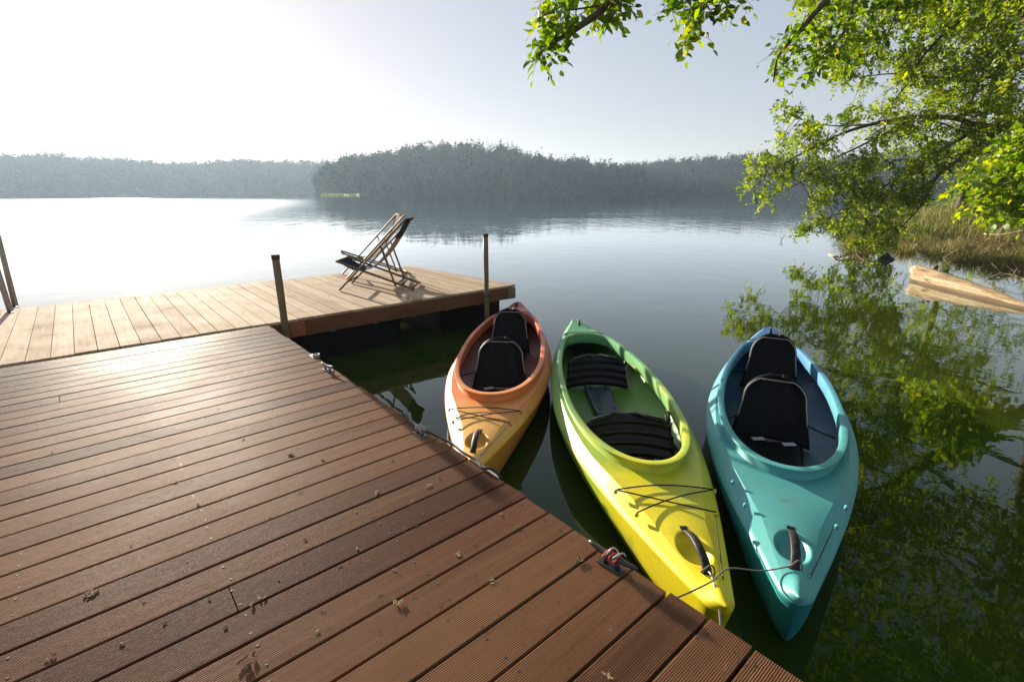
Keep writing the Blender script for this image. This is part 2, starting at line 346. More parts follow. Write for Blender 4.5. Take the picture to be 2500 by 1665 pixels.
def far_wood(name, label, x0, x1, top, dist, depth, rows, hcrown, conif, seed, step=7.0):
    """rows of trees between display columns x0..x1 on a slope; the last row's tops reach the ridge profile"""
    rng = np.random.default_rng(seed); C = []; S = []; Tn = []; NN = []
    wid = dist(x0 if x0 > 0 else 0)
    hv = []; hf = []
    for r in range(rows):
        fr = r/(rows-1)
        x = x0
        while x < x1:
            xx = x+rng.uniform(-3, 3); ds = dist(xx); d = ds+depth*fr+rng.uniform(-3, 3)
            ytop = interp(xx, top); ztop = at(xx, ytop, ds+depth)[2]
            hc = hcrown*rng.uniform(.75, 1.15)
            gz = max(0.3, (ztop-hcrown*.95))*fr+.3
            full = gz+hc if fr > .01 else min(hc*.9, ztop)
            zt = min(full, ztop*rng.uniform(.90, 1.06)) if fr > .55 else min(full, ztop*.93)
            if fr > .9: zt = ztop*rng.uniform(.93, 1.045)
            p = at(xx, 442, d); w = hc*.33*rng.uniform(.75, 1.25)
            con = rng.random() < conif*(.4+.6*fr)
            n = 150 if con else 260
            if con:
                t = rng.random(n)**.7; rr = w*.62*t*rng.uniform(.55, 1.0, n); ph = rng.uniform(0, 6.283, n)
                z = zt*1.03-hc*t; c = np.stack([p[0]+rr*np.cos(ph), p[1]+rr*np.sin(ph), z], 1)
            else:
                u = rng.normal(size=(n, 3)); u /= np.linalg.norm(u, axis=1)[:, None]; rad = rng.uniform(.55, 1.0, n)[:, None]
                lob = (1+.28*np.sin(u[:, :1]*5+xx)+.22*np.cos(u[:, 1:2]*6+r))
                c = np.array([p[0], p[1], zt-hc*.42])+u*rad*lob*np.array([w, w, hc*.42])
            nn = c-np.array([p[0], p[1], zt-hc*(.75 if con else .45)]); nn[:, 2] *= .8; nn /= np.linalg.norm(nn, axis=1)[:, None]+1e-9; nn = nn+rng.normal(size=nn.shape)*.16; nn /= np.linalg.norm(nn, axis=1)[:, None]
            nn = nn[c[:, 2] > .3]; NN.append(nn)
            c = c[c[:, 2] > .3]
            C.append(c); S.append(np.full(len(c), w*(.13 if con else .17))); Tn.append(np.full(len(c), rng.uniform(.05, 1.0))+rng.uniform(-.06, .06, len(c)))
            x += step*(600/ds)**.35*rng.uniform(.8, 1.2)
    C = np.concatenate(C); S = np.concatenate(S); Tn = np.concatenate(Tn)
    V, Fi = leafcloud(C, S, rng, np.concatenate(NN))
    V[:, 2] = np.maximum(V[:, 2], .05)
    o = fastmesh(name, V, Fi, 4, np.repeat(Tn, 4), M['far']); tag(o, label, 'forest', kind='stuff')
    # hill under the trees
    b = MB(); xs = np.linspace(x0, x1, 60); P = []
    for xx in xs:
        ds = dist(xx); zt = max(1.0, at(xx, interp(xx, top), ds+depth)[2]-hcrown*.7); row = []
        for fr, zz in ((-.02, -.3), (.02, .25), (.3, zt*.4), (.7, zt*.8), (1.0, zt), (1.6, zt*1.0), (2.6, -.5)):
            p = at(xx, 442, ds+depth*fr); row.append((p[0], p[1], zz))
        P.append(row)
    b.grid(P); h = b.build('hill', M['hill'], smooth=True); tag(h, kind='structure')
    return o
far_wood('far_forest', 'hazy pale blue wooded ridge along the far left shore', -420, 800,
    [(-420, 372), (-200, 366), (0, 358), (60, 356), (130, 351), (200, 360), (300, 364), (430, 373), (500, 370), (560, 364), (640, 368), (740, 369), (800, 372)],
    lambda x: 560+.05*(400-x), 70, 6, 17, .2, 3, 7.5)
far_wood('headland_forest', 'dark wooded headland in the middle of the far shore', 738, 1470,
    [(738, 398), (755, 380), (785, 368), (800, 352), (830, 350), (850, 354), (880, 345), (915, 343), (940, 333), (1000, 328), (1060, 326), (1130, 325), (1180, 333), (1230, 350), (1280, 362), (1330, 360), (1370, 372), (1420, 379), (1470, 377)],
    lambda x: 300+max(0, x-738)*.06+25*math.exp(-max(0, x-738)/25), 60, 8, 15, .5, 4, 7.0)
far_wood('right_shore_forest', 'wooded slope of the far shore behind the overhanging branches', 1430, 2900,
    [(1430, 381), (1500, 368), (1560, 362), (1620, 356), (1700, 353), (1800, 355), (1900, 365), (2050, 350), (2200, 330), (2400, 320), (2900, 300)],
    lambda x: 430-max(0, x-1430)*.12, 80, 7, 15, .5, 5, 7.5)
# pale reed spit at the foot of the headland
def blades(base_pts, h, w, rng, lean=.25):
    n = len(base_pts); ph = rng.uniform(0, 6.283, n); dx = np.stack([np.cos(ph), np.sin(ph), np.zeros(n)], 1)
    hh = h*rng.uniform(.5, 1.25, n); ln = rng.normal(size=(n, 2))*lean
    tip = base_pts+np.stack([ln[:, 0]*hh, ln[:, 1]*hh, hh], 1); mid = base_pts*.5+tip*.5; mid[:, :2] -= ln*.12*hh[:, None]
    ww = (w*rng.uniform(.6, 1.3, n))[:, None]
    V = np.stack([base_pts-dx*ww, base_pts+dx*ww, mid+dx*ww*.8, mid-dx*ww*.8, tip], 1).reshape(-1, 3)
    i = np.arange(n)[:, None]*5
    Ft = np.concatenate([i+np.array([[0, 1, 2]]), i+np.array([[0, 2, 3]]), i+np.array([[3, 2, 4]])])
    return V, Ft
rng = np.random.default_rng(5)
pp = np.array([at(x, 442, d) for x, d in zip(rng.uniform(737, 826, 1500), rng.uniform(255, 296, 1500))]); pp[:, 2] = 0
V, Ft = blades(pp, .75, .22, rng, .3); tag(fastmesh('reeds', V, Ft, 3, np.repeat(rng.random(1500)*.6+.3, 5), M['reedg']), 'low pale green reed spit at the foot of the wooded headland', 'reeds', kind='stuff')

# right bank ------------------------------------------------------------
SHORE = [(11.5, -30), (11.0, -10), (11.6, -2), (13.0, 5), (15.2, 11), (17.2, 16.2), (18.0, 20), (17.2, 23.5), (18.5, 27), (24, 32), (36, 42), (62, 72), (120, 125), (220, 215)]
def bank_z(o): return -.25+.75*(1-math.exp(-max(0, o)/3.0))+.055*min(max(0, o), 60)*1.0
def shore_pt(t): # t in 0..len-1
    i = min(int(t), len(SHORE)-2); f = t-i; p, q = SHORE[i], SHORE[i+1]; return np.array([p[0]+(q[0]-p[0])*f, p[1]+(q[1]-p[1])*f])
b = MB(); P = []
for t in np.linspace(0, len(SHORE)-1, 90):
    s = shore_pt(t); row = []
    for o in (-1.2, 0, .6, 1.5, 3, 6, 10, 16, 28, 50, 90):
        x, y = s[0]+o*.97, s[1]-o*.22
        row.append((x, y, bank_z(o)+(mn.noise(Vector((x*.7, y*.7, 0)))*.10 if o > 0 else -.2)))
    P.append(row)
b.grid(P, flip=True); tag(b.build('bank', M['soil'], smooth=True), kind='structure')

# ================================================================== DOCK (near pontoon with grooved boards)
dock_rz = math.atan2(B[1], B[0])          # local x = B, local y = A
dock = empty('dock', tuple(O), 'brown grooved plank pontoon filling the foreground', 'dock', rz=dock_rz)
def groove_profile(w, h, k, dep):
    pts = []; 
    for i in range(k):
        a = -w/2+w*i/k; s = w/k
        pts += [(a+s*.06, 0), (a+s*.50, 0), (a+s*.62, -dep), (a+s*.92, -dep)]
    pts[0] = (-w/2, -.0015); pts.insert(1, (-w/2+.0015, 0)); pts.append((w/2-.0015, -.001)); pts.append((w/2, -.003))
    return pts
b = MB(); PITCH = .1545; BW = .1415
y_edge = -4.862+PITCH/2                   # a board centre line
kk = math.ceil((0-y_edge)/PITCH)+1; rows = []
yc = y_edge-PITCH*20
prof = groove_profile(BW, .025, 20, .0034); prf = np.array(prof)
while yc+PITCH/2 < .02:
    tt = random.random(); cuts = [-9.5]; 
    x = -9.5+random.uniform(1.5, 4.5)
    while x < -1.0 and tt > .72: cuts.append(x); x += random.choice([3.6, 4.2])
    cuts.append(random.uniform(-.004, .006)); dz = random.uniform(-.0012, .0012); tw = random.uniform(-.0015, .0015)
    for x0, x1 in zip(cuts[:-1], cuts[1:]):
        x0 += .002; x1 -= .002 if x1 < -.5 else 0
        n = len(prf); V = []
        for xx in (x0, x1):
            for (py, pz) in prf: V.append((xx, yc+py+tw*(xx/5), pz+dz))
            V.append((xx, yc+BW/2+tw*(xx/5), -.026)); V.append((xx, yc-BW/2+tw*(xx/5), -.026))
        m_ = n+2
        Fc = [(i, i+1, m_+i+1, m_+i) for i in range(m_-1)]+[(m_-1, 0, m_, 2*m_-1)]
        Fc = [f[::-1] for f in Fc]+[tuple(range(m_)), tuple(range(2*m_-1, m_-1, -1))]
        b.add(V, Fc, min(1, max(0, tt+random.uniform(-.1, .1))))
    rows.append(yc); yc += PITCH
last_y = yc-PITCH/2
b.build('planking', M['deck'], dock)
# screws: the hundred nearest the eye are parts, the rest one part
scr = []
for yc in rows[8:]:
    for xx in (-.055, -.62, -1.2, -1.8, -2.4, -3.0, -3.6):
        for sg in (-.045, .045): scr.append((xx+random.uniform(-.006, .006), yc+sg))
def sdist(q): w = O+B*q[0]+A*q[1]; return abs(w[0])*.8+w[1]+(50 if w[1] < .9 else 0)
scr.sort(key=sdist); sb = MB(); sb.tube([(0, 0, -.004), (0, 0, .0006)], .0045, 8); s0_ = sb.build('screw', M['cap'], dock)
for i, q in enumerate(scr[:100]):
    o = s0_ if i == 0 else s0_.copy()
    if i: COL.objects.link(o); o.parent = dock
    o.location = (q[0], q[1], 0)
b = MB()
for q in scr[100:]: b.tube([(q[0], q[1], -.004), (q[0], q[1], .0006)], .0045, 6)
tag(b.build('far_screws', M['cap'], dock), kind='stuff')
ylo = rows[0]-.08; yhi = last_y-.01
for xx in (-.05, -.62, -1.2, -1.8, -2.4, -3.0, -3.6, -4.4, -5.2, -6.2, -7.4, -8.6):
    b = MB(); b.box((xx, (ylo+yhi)/2, -.029-.06), (.03, 0, 0), (0, (yhi-ylo)/2, 0), (0, 0, .06)); b.build('joist', M['frame'], dock)
for y0 in np.arange(ylo+.2, -.9, 1.5):
    for x0 in (-1.3, -3.9, -6.6): b = MB(); b.box((x0, y0+.55, -.40), (1.05, 0, 0), (0, .6, 0), (0, 0, .245)); b.build('float', M['float'], dock, bevel=.04)

# ================================================================== JETTY (rear platform, pale boards)
jet = empty('jetty', tuple(dk(.012, 0, 0)), 'pale pine board jetty running out behind the pontoon', 'jetty', rz=dock_rz)
W2 = 2.84; BEND = 3.66; SK = math.tan(R(5.2))
b = MB(); x = .356-.163*60-.163/2+.0815; xs = []
x = .352-.1635*62
while x < BEND:
    x0, x1 = x+.003, x+.1635-.003; tt = random.random(); dz = random.uniform(-.002, .002); ya = random.uniform(-.008, .008)+.012; yb = W2+random.uniform(-.018, .018)
    if x0 > BEND-.02: break
    def yend(xx): return min(yb, (BEND-xx)/SK) if xx > BEND-.35 else yb
    top = []
    ys0 = ya; quad = [(x0, ys0), (x1 if x1 < BEND else BEND, ys0), (min(x1, BEND), yend(min(x1, BEND-1e-3))), (x0, yend(x0))]
    xm = BEND-SK*yb   # where the slanted end crosses this board
    if x0 < xm < x1: quad = [(x0, ys0), (min(x1, BEND), ys0), (min(x1, BEND), max(ys0+.001, (BEND-min(x1, BEND))/SK)), (xm, yb), (x0, yb)]
    k = len(quad); V = [(q[0], q[1], dz) for q in quad]+[(q[0], q[1], dz-.030) for q in quad]
    b.add(V, [tuple(range(k)), tuple(range(2*k-1, k-1, -1))]+[(i, i+k, (i+1) % k+k, (i+1) % k) for i in range(k)], tt)
    x += .1635
b.build('planking', M['pale'], jet, bevel=.003)
b = MB()
b.box(((-10+BEND-.03)/2+.0, .035, -.034-.09), ((BEND-.03+10)/2, 0, 0), (0, .022, 0), (0, 0, .09))
b.box(((-10+BEND-.28)/2, W2-.05, -.034-.09), ((BEND-.28+10)/2, 0, 0), (0, .022, 0), (0, 0, .09))
b.build('fascia_beam', M['fascia'], jet, bevel=.003)
b = MB(); b.bar((BEND-.045, .06, -.124), (BEND-.045-SK*W2, W2-.08, -.124), .045, .18); b.build('end_beam', M['fascia'], jet, bevel=.003)
b = MB(); b.box((BEND-.085, -.002, -.125), (.075, 0, 0), (0, .013, 0), (0, 0, .085)); b.build('corner_block', mat_wood('green_tinged_block', (.12, .10, .045), (.24, .19, .09)), jet, bevel=.003)
b = MB(); b.box((.325, -.000, -.125), (.085, 0, 0), (0, .012, 0), (0, 0, .080)); b.build('end_block', M['block'], jet, bevel=.003)
for k in range(6): b = MB(); b.tube([(.36+.012*(k % 2), -.011, -.06-.020*k), (.36+.012*(k % 2), -.016, -.06-.020*k)], .004, 6); b.build('screw', M['metal'], jet)
for k in range(5):
    xx = .75+.55*k; b = MB(); b.box((xx, .05, -.034-.19), (.022, 0, 0), (0, .02, 0), (0, 0, .004)); b.build('bracket', M['metal'], jet)
for x0, x1 in ((-9.5, -6.6), (-6.2, -3.6), (-3.2, -.4), (.05, 1.72), (2.35, 3.48)):
    b = MB(); b.box(((x0+x1)/2, W2/2, -.34-.09), ((x1-x0)/2, 0, 0), (0, W2/2-.16, 0), (0, 0, .215)); b.build('float', M['float'], jet, bevel=.03)
for yy in (.6, 1.4, 2.2): b = MB(); b.box(((BEND-.25-9.5)/2, yy, -.034-.08), ((BEND-.25+9.5)/2, 0, 0), (0, .025, 0), (0, 0, .08)); b.build('joist', M['frame'], jet)

# posts
def post(a, b_, h, r, label, lean=(0, 0)):
    p = dk(a, b_, 0); e = empty('mooring_post', (p[0], p[1], 0), label, 'post', 'wooden posts beside the jetty')
    b = MB(); zs = np.linspace(-1.0, DZ+h-.03, 9); b.tube([(lean[0]*z+.002*math.sin(z*9), lean[1]*z, z) for z in zs], [r*(1.0+.03*math.sin(z*7)) for z in zs], 14); b.build('shaft', M['post'], e, smooth=True)
    b = MB(); zt = DZ+h; b.tube([(lean[0]*zt, lean[1]*zt, zt-.05), (lean[0]*zt, lean[1]*zt, zt-.004), (lean[0]*zt, lean[1]*zt, zt)], [r*1.12, r*1.13, r*1.03], 14); b.build('cap', M['cap'], e)
    if b_ > 1: b = MB(); b.box((-.0, .0, DZ-.07), B*(r+.012), A*(r+.012), (0, 0, .010)); b.build('guide_bracket', M['cap'], e)
    return e
post(-.095, .165, .755, .039, 'round brown post with dark cap where pontoon and jetty meet')
post(-.095, 3.0, .826, .036, 'round greenish post near the outer corner of the jetty, behind the orange kayak')
# ladder at the far edge, left border
lp = on(30, 713, DZ); lad = empty('swim_ladder', (lp[0], lp[1], DZ), 'aluminium swim ladder rails on the jetty at the left edge of the picture', 'ladder')
def rail_pts(base, topx, topy):
    bp = base; r = ray(topx, topy); # point on the ray at the plane of the rail
    t = (bp[1]+.02)/r[1]; tp = r*t; tp[2] += CAM_Z; d = (tp-bp); d /= np.linalg.norm(d); return d
for base, tx, ty in ((on(33, 707, DZ), 0, 572), (on(22, 720, DZ), -30, 560)):
    d = rail_pts(base, tx, ty); b = MB(); lb = base-np.array(lad.location)
    pts = [lb, lb+d*.5, lb+d*.85, lb+d*.93+A*.05+Zv*.02, lb+d*.93+A*.16+Zv*.0, lb+d*.86+A*.24, lb+d*.5+A*.26, lb+A*.27-Zv*.2, lb+A*.27-Zv*1.3]
    b.tube(pts, .017, 10); b.build('rail', M['steel'], lad, smooth=True)
    b = MB(); b.tube([lb+Zv*.0015, lb+Zv*.009], .042, 16); b.build('foot_plate', M['metal'], lad)
b = MB()
l1, l2 = on(33, 707, DZ)-np.array(lad.location), on(22, 720, DZ)-np.array(lad.location)
for z in (-.25, -.5, -.75, -1.0): b = MB(); b.tube([l1+A*.27+Zv*z, l2+A*.27+Zv*z], .012, 8); b.build('rung', M['steel'], lad, smooth=True)

# ================================================================== DECK CHAIRS
def deck_chair(label, loc, rz, cloth_mats):
    """local: +x = towards the back of the chair, y = across (0 near side .. W far side)"""
    e = empty('deck_chair', loc, label, 'deck chair', 'folding deck chairs on the jetty', rz); Wc = .58
    foot, top = (0, 0.01), (1.03, 1.02); sf, sr = (-.02, .43), (1.09, .015); s0, s1 = (.66, .64), (.83, .09)
    t = .019
    for y in (.0, Wc):
        b = MB(); b.bar((foot[0], y, foot[1]), (top[0], y, top[1]), .024, .044, (0, 1, 0)); b.build('back_rail', M['chairwood'], e, bevel=.004)
    for y in (.032, Wc-.032):
        b = MB(); b.bar((sf[0], y, sf[1]), (sr[0], y, sr[1]), .024, .042, (0, 1, 0)); b.build('seat_rail', M['chairwood'], e, bevel=.004)
    for y in (-.024, Wc+.024):
        b = MB(); b.bar((s0[0], y, s0[1]), (s1[0], y, s1[1]), .020, .034, (0, 1, 0)); b.build('strut', M['chairwood'], e, bevel=.003)
    for (x, z, y0, y1, r) in ((top[0]-.015, top[1]-.02, 0, Wc, .015), (foot[0]+.14, foot[1]+.13, 0, Wc, .013), (sf[0]+.01, sf[1]-.005, .03, Wc-.03, .015), (sr[0]-.03, sr[1]+.012, .03, Wc-.03, .015), (s1[0], s1[1]+.0, -.03, Wc+.03, .012), (.93, .10, .03, Wc-.03, .011)):
        b = MB(); b.tube([(x, y0, z), (x, y1, z)], r, 8); b.build('crossbar', M['chairwood'], e, smooth=True)
    # sling: hangs from the top bar, sags, ends on the seat bar
    P = []; n = 26; P0 = np.array([top[0]-.01, top[1]]); P3 = np.array([sf[0]+.01, sf[1]+.01]); P1 = np.array([.58, .22]); P2 = np.array([.30, .17])
    def cur(u): return (1-u)**3*P0+3*u*(1-u)**2*P1+3*u*u*(1-u)*P2+u**3*P3
    cut = (0, 8 if cloth_mats[2] else 0, n)
    def strip(u0, u1, m, name, par):
        b = MB(); top_ = []; bot = []
        for i in range(13):
            u = u0+(u1-u0)*i/12; c = cur(u); ra = []; rb = []
            for j in range(7):
                v = j/6; sag = .02*math.sin(math.pi*v)*math.sin(math.pi*u); y = .045+v*(Wc-.09)
                ra.append((c[0], y, c[1]-sag)); rb.append((c[0]+.003, y, c[1]-sag-.004))
            top_.append(ra); bot.append(rb)
        b.grid(top_, flip=False); b.grid(bot, flip=True); return b.build(name, m, par, smooth=True)
    strip(0.0, .13, M[cloth_mats[0]], 'head_band', e); strip(.13, .60, M[cloth_mats[1]], 'back_sling', e); strip(.60, 1.0, M[cloth_mats[2]], 'seat_sling', e)
    b = MB(); b.tube([(top[0]-.012, .05, top[1]-.018), (top[0]-.012, Wc-.05, top[1]-.018)], .021, 10); b.build('top_sleeve', M[cloth_mats[0]], e, smooth=True)
    return e
deck_chair('folding deck chair with navy seat and dark head band, nearer to the camera', (-2.53, 7.14, DZ), 0, ('navy', 'beige', 'navy'))
deck_chair('folding deck chair with beige sling standing behind the navy one', (-2.73, 8.08, DZ), R(25), ('beige', 'beige', 'beige'))

# ================================================================== KAYAKS
LK = 4.83; SM = 2.25; S0, S1 = 1.06, 4.02
def smin(a, b, k=.03): h = np.clip(.5+.5*(b-a)/k, 0, 1); return b*(1-h)+a*h-k*h*(1-h)
def kw(s):
    s = np.asarray(s, float); f = np.clip(s/SM, 0, 1); r = np.clip((LK-s)/(LK-SM), 0, 1)
    x = np.where(s < SM, np.sin(f*np.pi/2)**1.02, np.sin(r*np.pi/2)**.86); w0 = np.where(s < SM, .048, .075)
    nose = np.sqrt(np.clip(np.minimum(s, LK-s)/.045, 0, 1))
    return (w0+(.525-w0)*x)*nose
def kg(s): return .235+.075*np.clip(1-s/1.5, 0, 1)**1.6+.06*np.clip(1-(LK-s)/1.3, 0, 1)**1.6
def kk_(s): return -.10+.12*np.clip(1-s/.55, 0, 1)**2.0+.14*np.clip(1-(LK-s)/.6, 0, 1)**2.0
def kt(s): return kg(s)+.028+.052*np.clip((s-.1)/.9, 0, 1)-.03*np.clip((s-3.6)/1.1, 0, 1)
CM, CA, CB, CW = 2.45, 2.45-S0, S1-2.45, .415
def kc(s):
    s = np.asarray(s, float); u = np.where(s < CM, (CM-s)/CA, (s-CM)/CB); u = np.clip(np.abs(u), 0, 1)
    n = np.where(s < CM, 2.35, 3.6); c = CW*(1-u**n)**(1/2.1)
    return np.maximum(0, smin(c, kw(s)-.102))*np.where(u >= 1, 0, 1)
def top_z(s, x):
    z = kt(s)
    e = ((s-.37)/.105)**2+(x/.068)**2
    t = np.clip((1.45-e)/1.0, 0, 1); z = z-.042*t*t*(3-2*t)
    z = z+.018*np.exp(-(((s-.075)/.07)**2+(x/.035)**2))
    return z
def kayak(label, loc, az, mats, style, trimm):
    e = empty('kayak', (loc[0], loc[1], 0), label, 'kayak', 'plastic tandem kayaks moored at the dock', -R(az))
    tc = 0.5-0.5*np.cos(np.linspace(0, np.pi, 66)); mid = S0+(S1-S0)*tc
    st = np.concatenate([[0, .006, .018, .035, .06], np.linspace(.09, S0-.02, 78), mid, np.linspace(S1+.03, LK-.08, 22), [LK-.05, LK-.03, LK-.012, LK-.002, LK]])
    # hull
    m_ = 11; P = []
    for s in st:
        w, g, k = float(kw(s)), float(kg(s)), float(kk_(s)); row = []
        for sd in (-1, 1):
            th = np.linspace(np.pi/2, 0, m_) if sd < 0 else np.linspace(0, np.pi/2, m_)[1:]
            for t in th:
                q = math.sin(t)**.62; z = k+(g-k)*(1-math.cos(t))**.92
                sh = (g-z)*.30*max(0, 1-s/.5)-(g-z)*.25*max(0, 1-(LK-s)/.5)
                row.append((sd*w*q*(1-.10*(g-z)/.35), s+sh, z))
        P.append(row)
    b = MB(); b.grid(P, flip=True); b.build('hull', M[mats[0]], e, smooth=True)
    # deck, each side from gunwale to centre / cockpit edge
    b = MB(); n1, n2 = 3, 22
    for sd in (-1, 1):
        P = []; Q = []
        for s in st:
            w, g = float(kw(s)), float(kg(s)); c = float(kc(s)); ch = min(.095, w*.42)*(1-min(1, max(0, (s-.75)/.5)))+min(.062, w*.42)*min(1, max(0, (s-.75)/.5)); wt = w-ch
            row = [(sd*w, s, g), (sd*(w-.004), s, g+.012)]
            for i in range(1, n1+1):
                f = i/n1; x = w-.004-(ch-.004)*f; row.append((sd*x, s, (g+.012)+(float(top_z(s, wt))-(g+.012))*f))
            P.append(row); row = [row[-1]]
            for i in range(1, n2+1):
                f = i/n2; x = wt+(c-wt)*f; row.append((sd*x, s, float(top_z(s, x))+.010*(1-(x/max(wt, 1e-3))**2)*min(1, max(0, (S0-s)/.3))))
            Q.append(row)
        b.grid(P, flip=(sd < 0)); b.grid(Q, flip=(sd < 0))
    d = b.build('deck', M[mats[1]], e, smooth=True)
    # rub rail along the gunwale seam
    # coaming
    ring = [(float(kc(s)), s) for s in mid]; ring = ring+[(-x, s) for x, s in ring[::-1][1:-1]]
    ring = np.array(ring); 
    seg = np.linalg.norm(np.roll(ring, -1, 0)-ring, axis=1); cum = np.concatenate([[0], np.cumsum(seg)]); tot = cum[-1]; rr = np.vstack([ring, ring[:1]])
    tt = np.linspace(0, tot, 161)[:-1]; ring = np.stack([np.interp(tt, cum, rr[:, 0]), np.interp(tt, cum, rr[:, 1])], 1)
    for _ in range(2): ring = (np.roll(ring, 1, 0)+ring*2+np.roll(ring, -1, 0))/4
    tg = np.roll(ring, -1, 0)-np.roll(ring, 1, 0); tg /= np.linalg.norm(tg, axis=1)[:, None]; nr = np.stack([tg[:, 1], -tg[:, 0]], 1)  # outward?
    if (nr*(ring-np.array([0, CM]))).sum() < 0: nr = -nr
    P = []
    for (x, s), nv in zip(ring, nr):
        fr = max(0, 1-(s-S0)/.9); H = .046+.024*fr; z0 = float(kt(s)); row = []
        for (o, z) in ((.034, -.012), (.022, .006), (.018, H-.010), (.040, H-.006), (.043, H), (.040, H+.006), (.002, H+.010), (-.004, H+.005), (-.006, H-.02), (-.004, -.03), (.004, -.06)):
            row.append((x+nv[0]*o, s+nv[1]*o, z0+z))
        P.append(row)
    b = MB(); P = np.array(P)
    for j0, j1 in ((0, 3), (2, 4), (3, 6), (5, 8), (7, 11)): b.grid(P[:, j0:j1], wrap_u=True, flip=False)
    b.build('coaming', M[mats[1]], e, smooth=True)
    # inside shell
    P = []
    for s in np.linspace(.55, 4.5, 46):
        w, g, k = float(kw(s))-.022, float(kg(s))-.004, max(.012, float(kk_(s))+.028); row = []
        for t in np.linspace(-np.pi/2, np.pi/2, 19):
            row.append((w*np.sign(t)*abs(math.sin(t))**.62, s, k+(g-k)*(1-math.cos(t))**.92+.0))
        P.append(row)
    b = MB(); b.grid(P, flip=False); b.build('cockpit_liner', M[mats[2]], e, smooth=True)
    b = MB(); P = [[(x, s, .019+.004*math.cos(x*60)+.05*max(0, abs(x)/.2-.8)) for x in np.linspace(-.2, .2, 25)] for s in np.linspace(1.15, 2.0, 12)]
    b.grid(P, flip=True); b.build('floor_shade', M['black'], e, smooth=True)  # black sheet added over the liner, stands in for shade on the cockpit floor
    # carry handles
    def strap(s0, s1, z0, hh, wd, name='carry_handle'):
        b = MB(); ps = [];
        for i in range(13):
            f = i/12; ps.append((random.uniform(-.002, .002), s0+(s1-s0)*f, z0+hh*math.sin(math.pi*min(1, max(0, f*1.0)))**.7))
        P1 = []
        for p in ps:
            row = []
            for j in range(9):
                a = 2*math.pi*j/8; row.append((p[0]+wd*math.cos(a), p[1], p[2]+.010*math.sin(a)))
            P1.append(row)
        b.grid(P1, flip=False); h = b.build(name, M['handle'], e, smooth=True)
        return h
    z_h = float(kt(.4))
    strap(.18, .50, z_h-.002, .062, .021)
    b = MB()
    for s in (.20, .52): b.box((0, s, z_h+.003), (.02, 0, 0), (0, .016, 0), (0, 0, .008))
    b.build('handle_anchor', M['black'], e, bevel=.003)
    strap(LK-.30, LK-.12, float(kt(LK-.2))+.004, .035, .016)
    b = MB(); b.tube([(-.0, LK-.21, float(kt(LK-.2))+.005), (0, LK-.21, float(kt(LK-.2))+.05)], .012, 10); b.build('stern_fitting', M['metal'], e)
    # deck studs and elastic cord
    stud = [(-.285, .84), (-.215, .63), (.285, .84), (.215, .63)]; zs = lambda x, s: float(top_z(s, x))+.012
    for x, s in stud:
        b = MB(); b.tube([(x, s, zs(x, s)-.012), (x, s, zs(x, s)+.006), (x, s, zs(x, s)+.012)], [.011, .010, .006], 10); b.build('deck_stud', M[trimm], e, smooth=True)
    if style['cord']:
        b = MB()
        def cord(p, q, bow):
            pts = []
            for i in range(11):
                f = i/10; x = p[0]+(q[0]-p[0])*f; s = p[1]+(q[1]-p[1])*f+bow*math.sin(math.pi*f); pts.append((x, s, zs(x, s)+.010))
            b.tube(pts, .0042, 6)
        cord(stud[0], stud[2], .045); cord(stud[0], stud[3], 0); cord(stud[1], stud[2], .03)
        b.build('bungee_cord', M['black'], e, smooth=True)
    # rudder line along the deck edge on one side
    b = MB(); pts = []
    for s in np.linspace(.16, .63, 14):
        x = float(kw(s))-.045; pts.append((x, s, zs(x, s)+.000))
    b.tube(pts, .003, 5); b.build('deck_line', M['black'], e, smooth=True)
    # band across the deck behind the cockpit
    b = MB(); s = S1+.16; P = []
    ww = float(kw(s))-.03
    for i in range(9):
        x = -ww+2*ww*i/8; P.append([(x, s-.014, zs(x, s)+.003-.02*(abs(x) > ww*.9)), (x, s, zs(x, s)+.010-.02*(abs(x) > ww*.9)), (x, s+.014, zs(x, s)+.003-.02*(abs(x) > ww*.9))])
    b.grid(P, flip=True); b.build('stern_strap', M['black'], e, smooth=True)
    # foot braces
    for sd in (-1, 1):
        b = MB(); xw = float(kw(1.55))*.80; b.box((sd*xw, 1.62, .115), (.008, 0, 0), (0, .20, 0), (0, 0, .012)); b.box((sd*(xw-.045), 1.50, .115), (.045, 0, 0), (0, .008, 0), (0, 0, .035)); b.build('foot_brace', M['black'], e, bevel=.004)
    # seats
    for sp in style['seats']:
        seat(e, **sp)
    return e
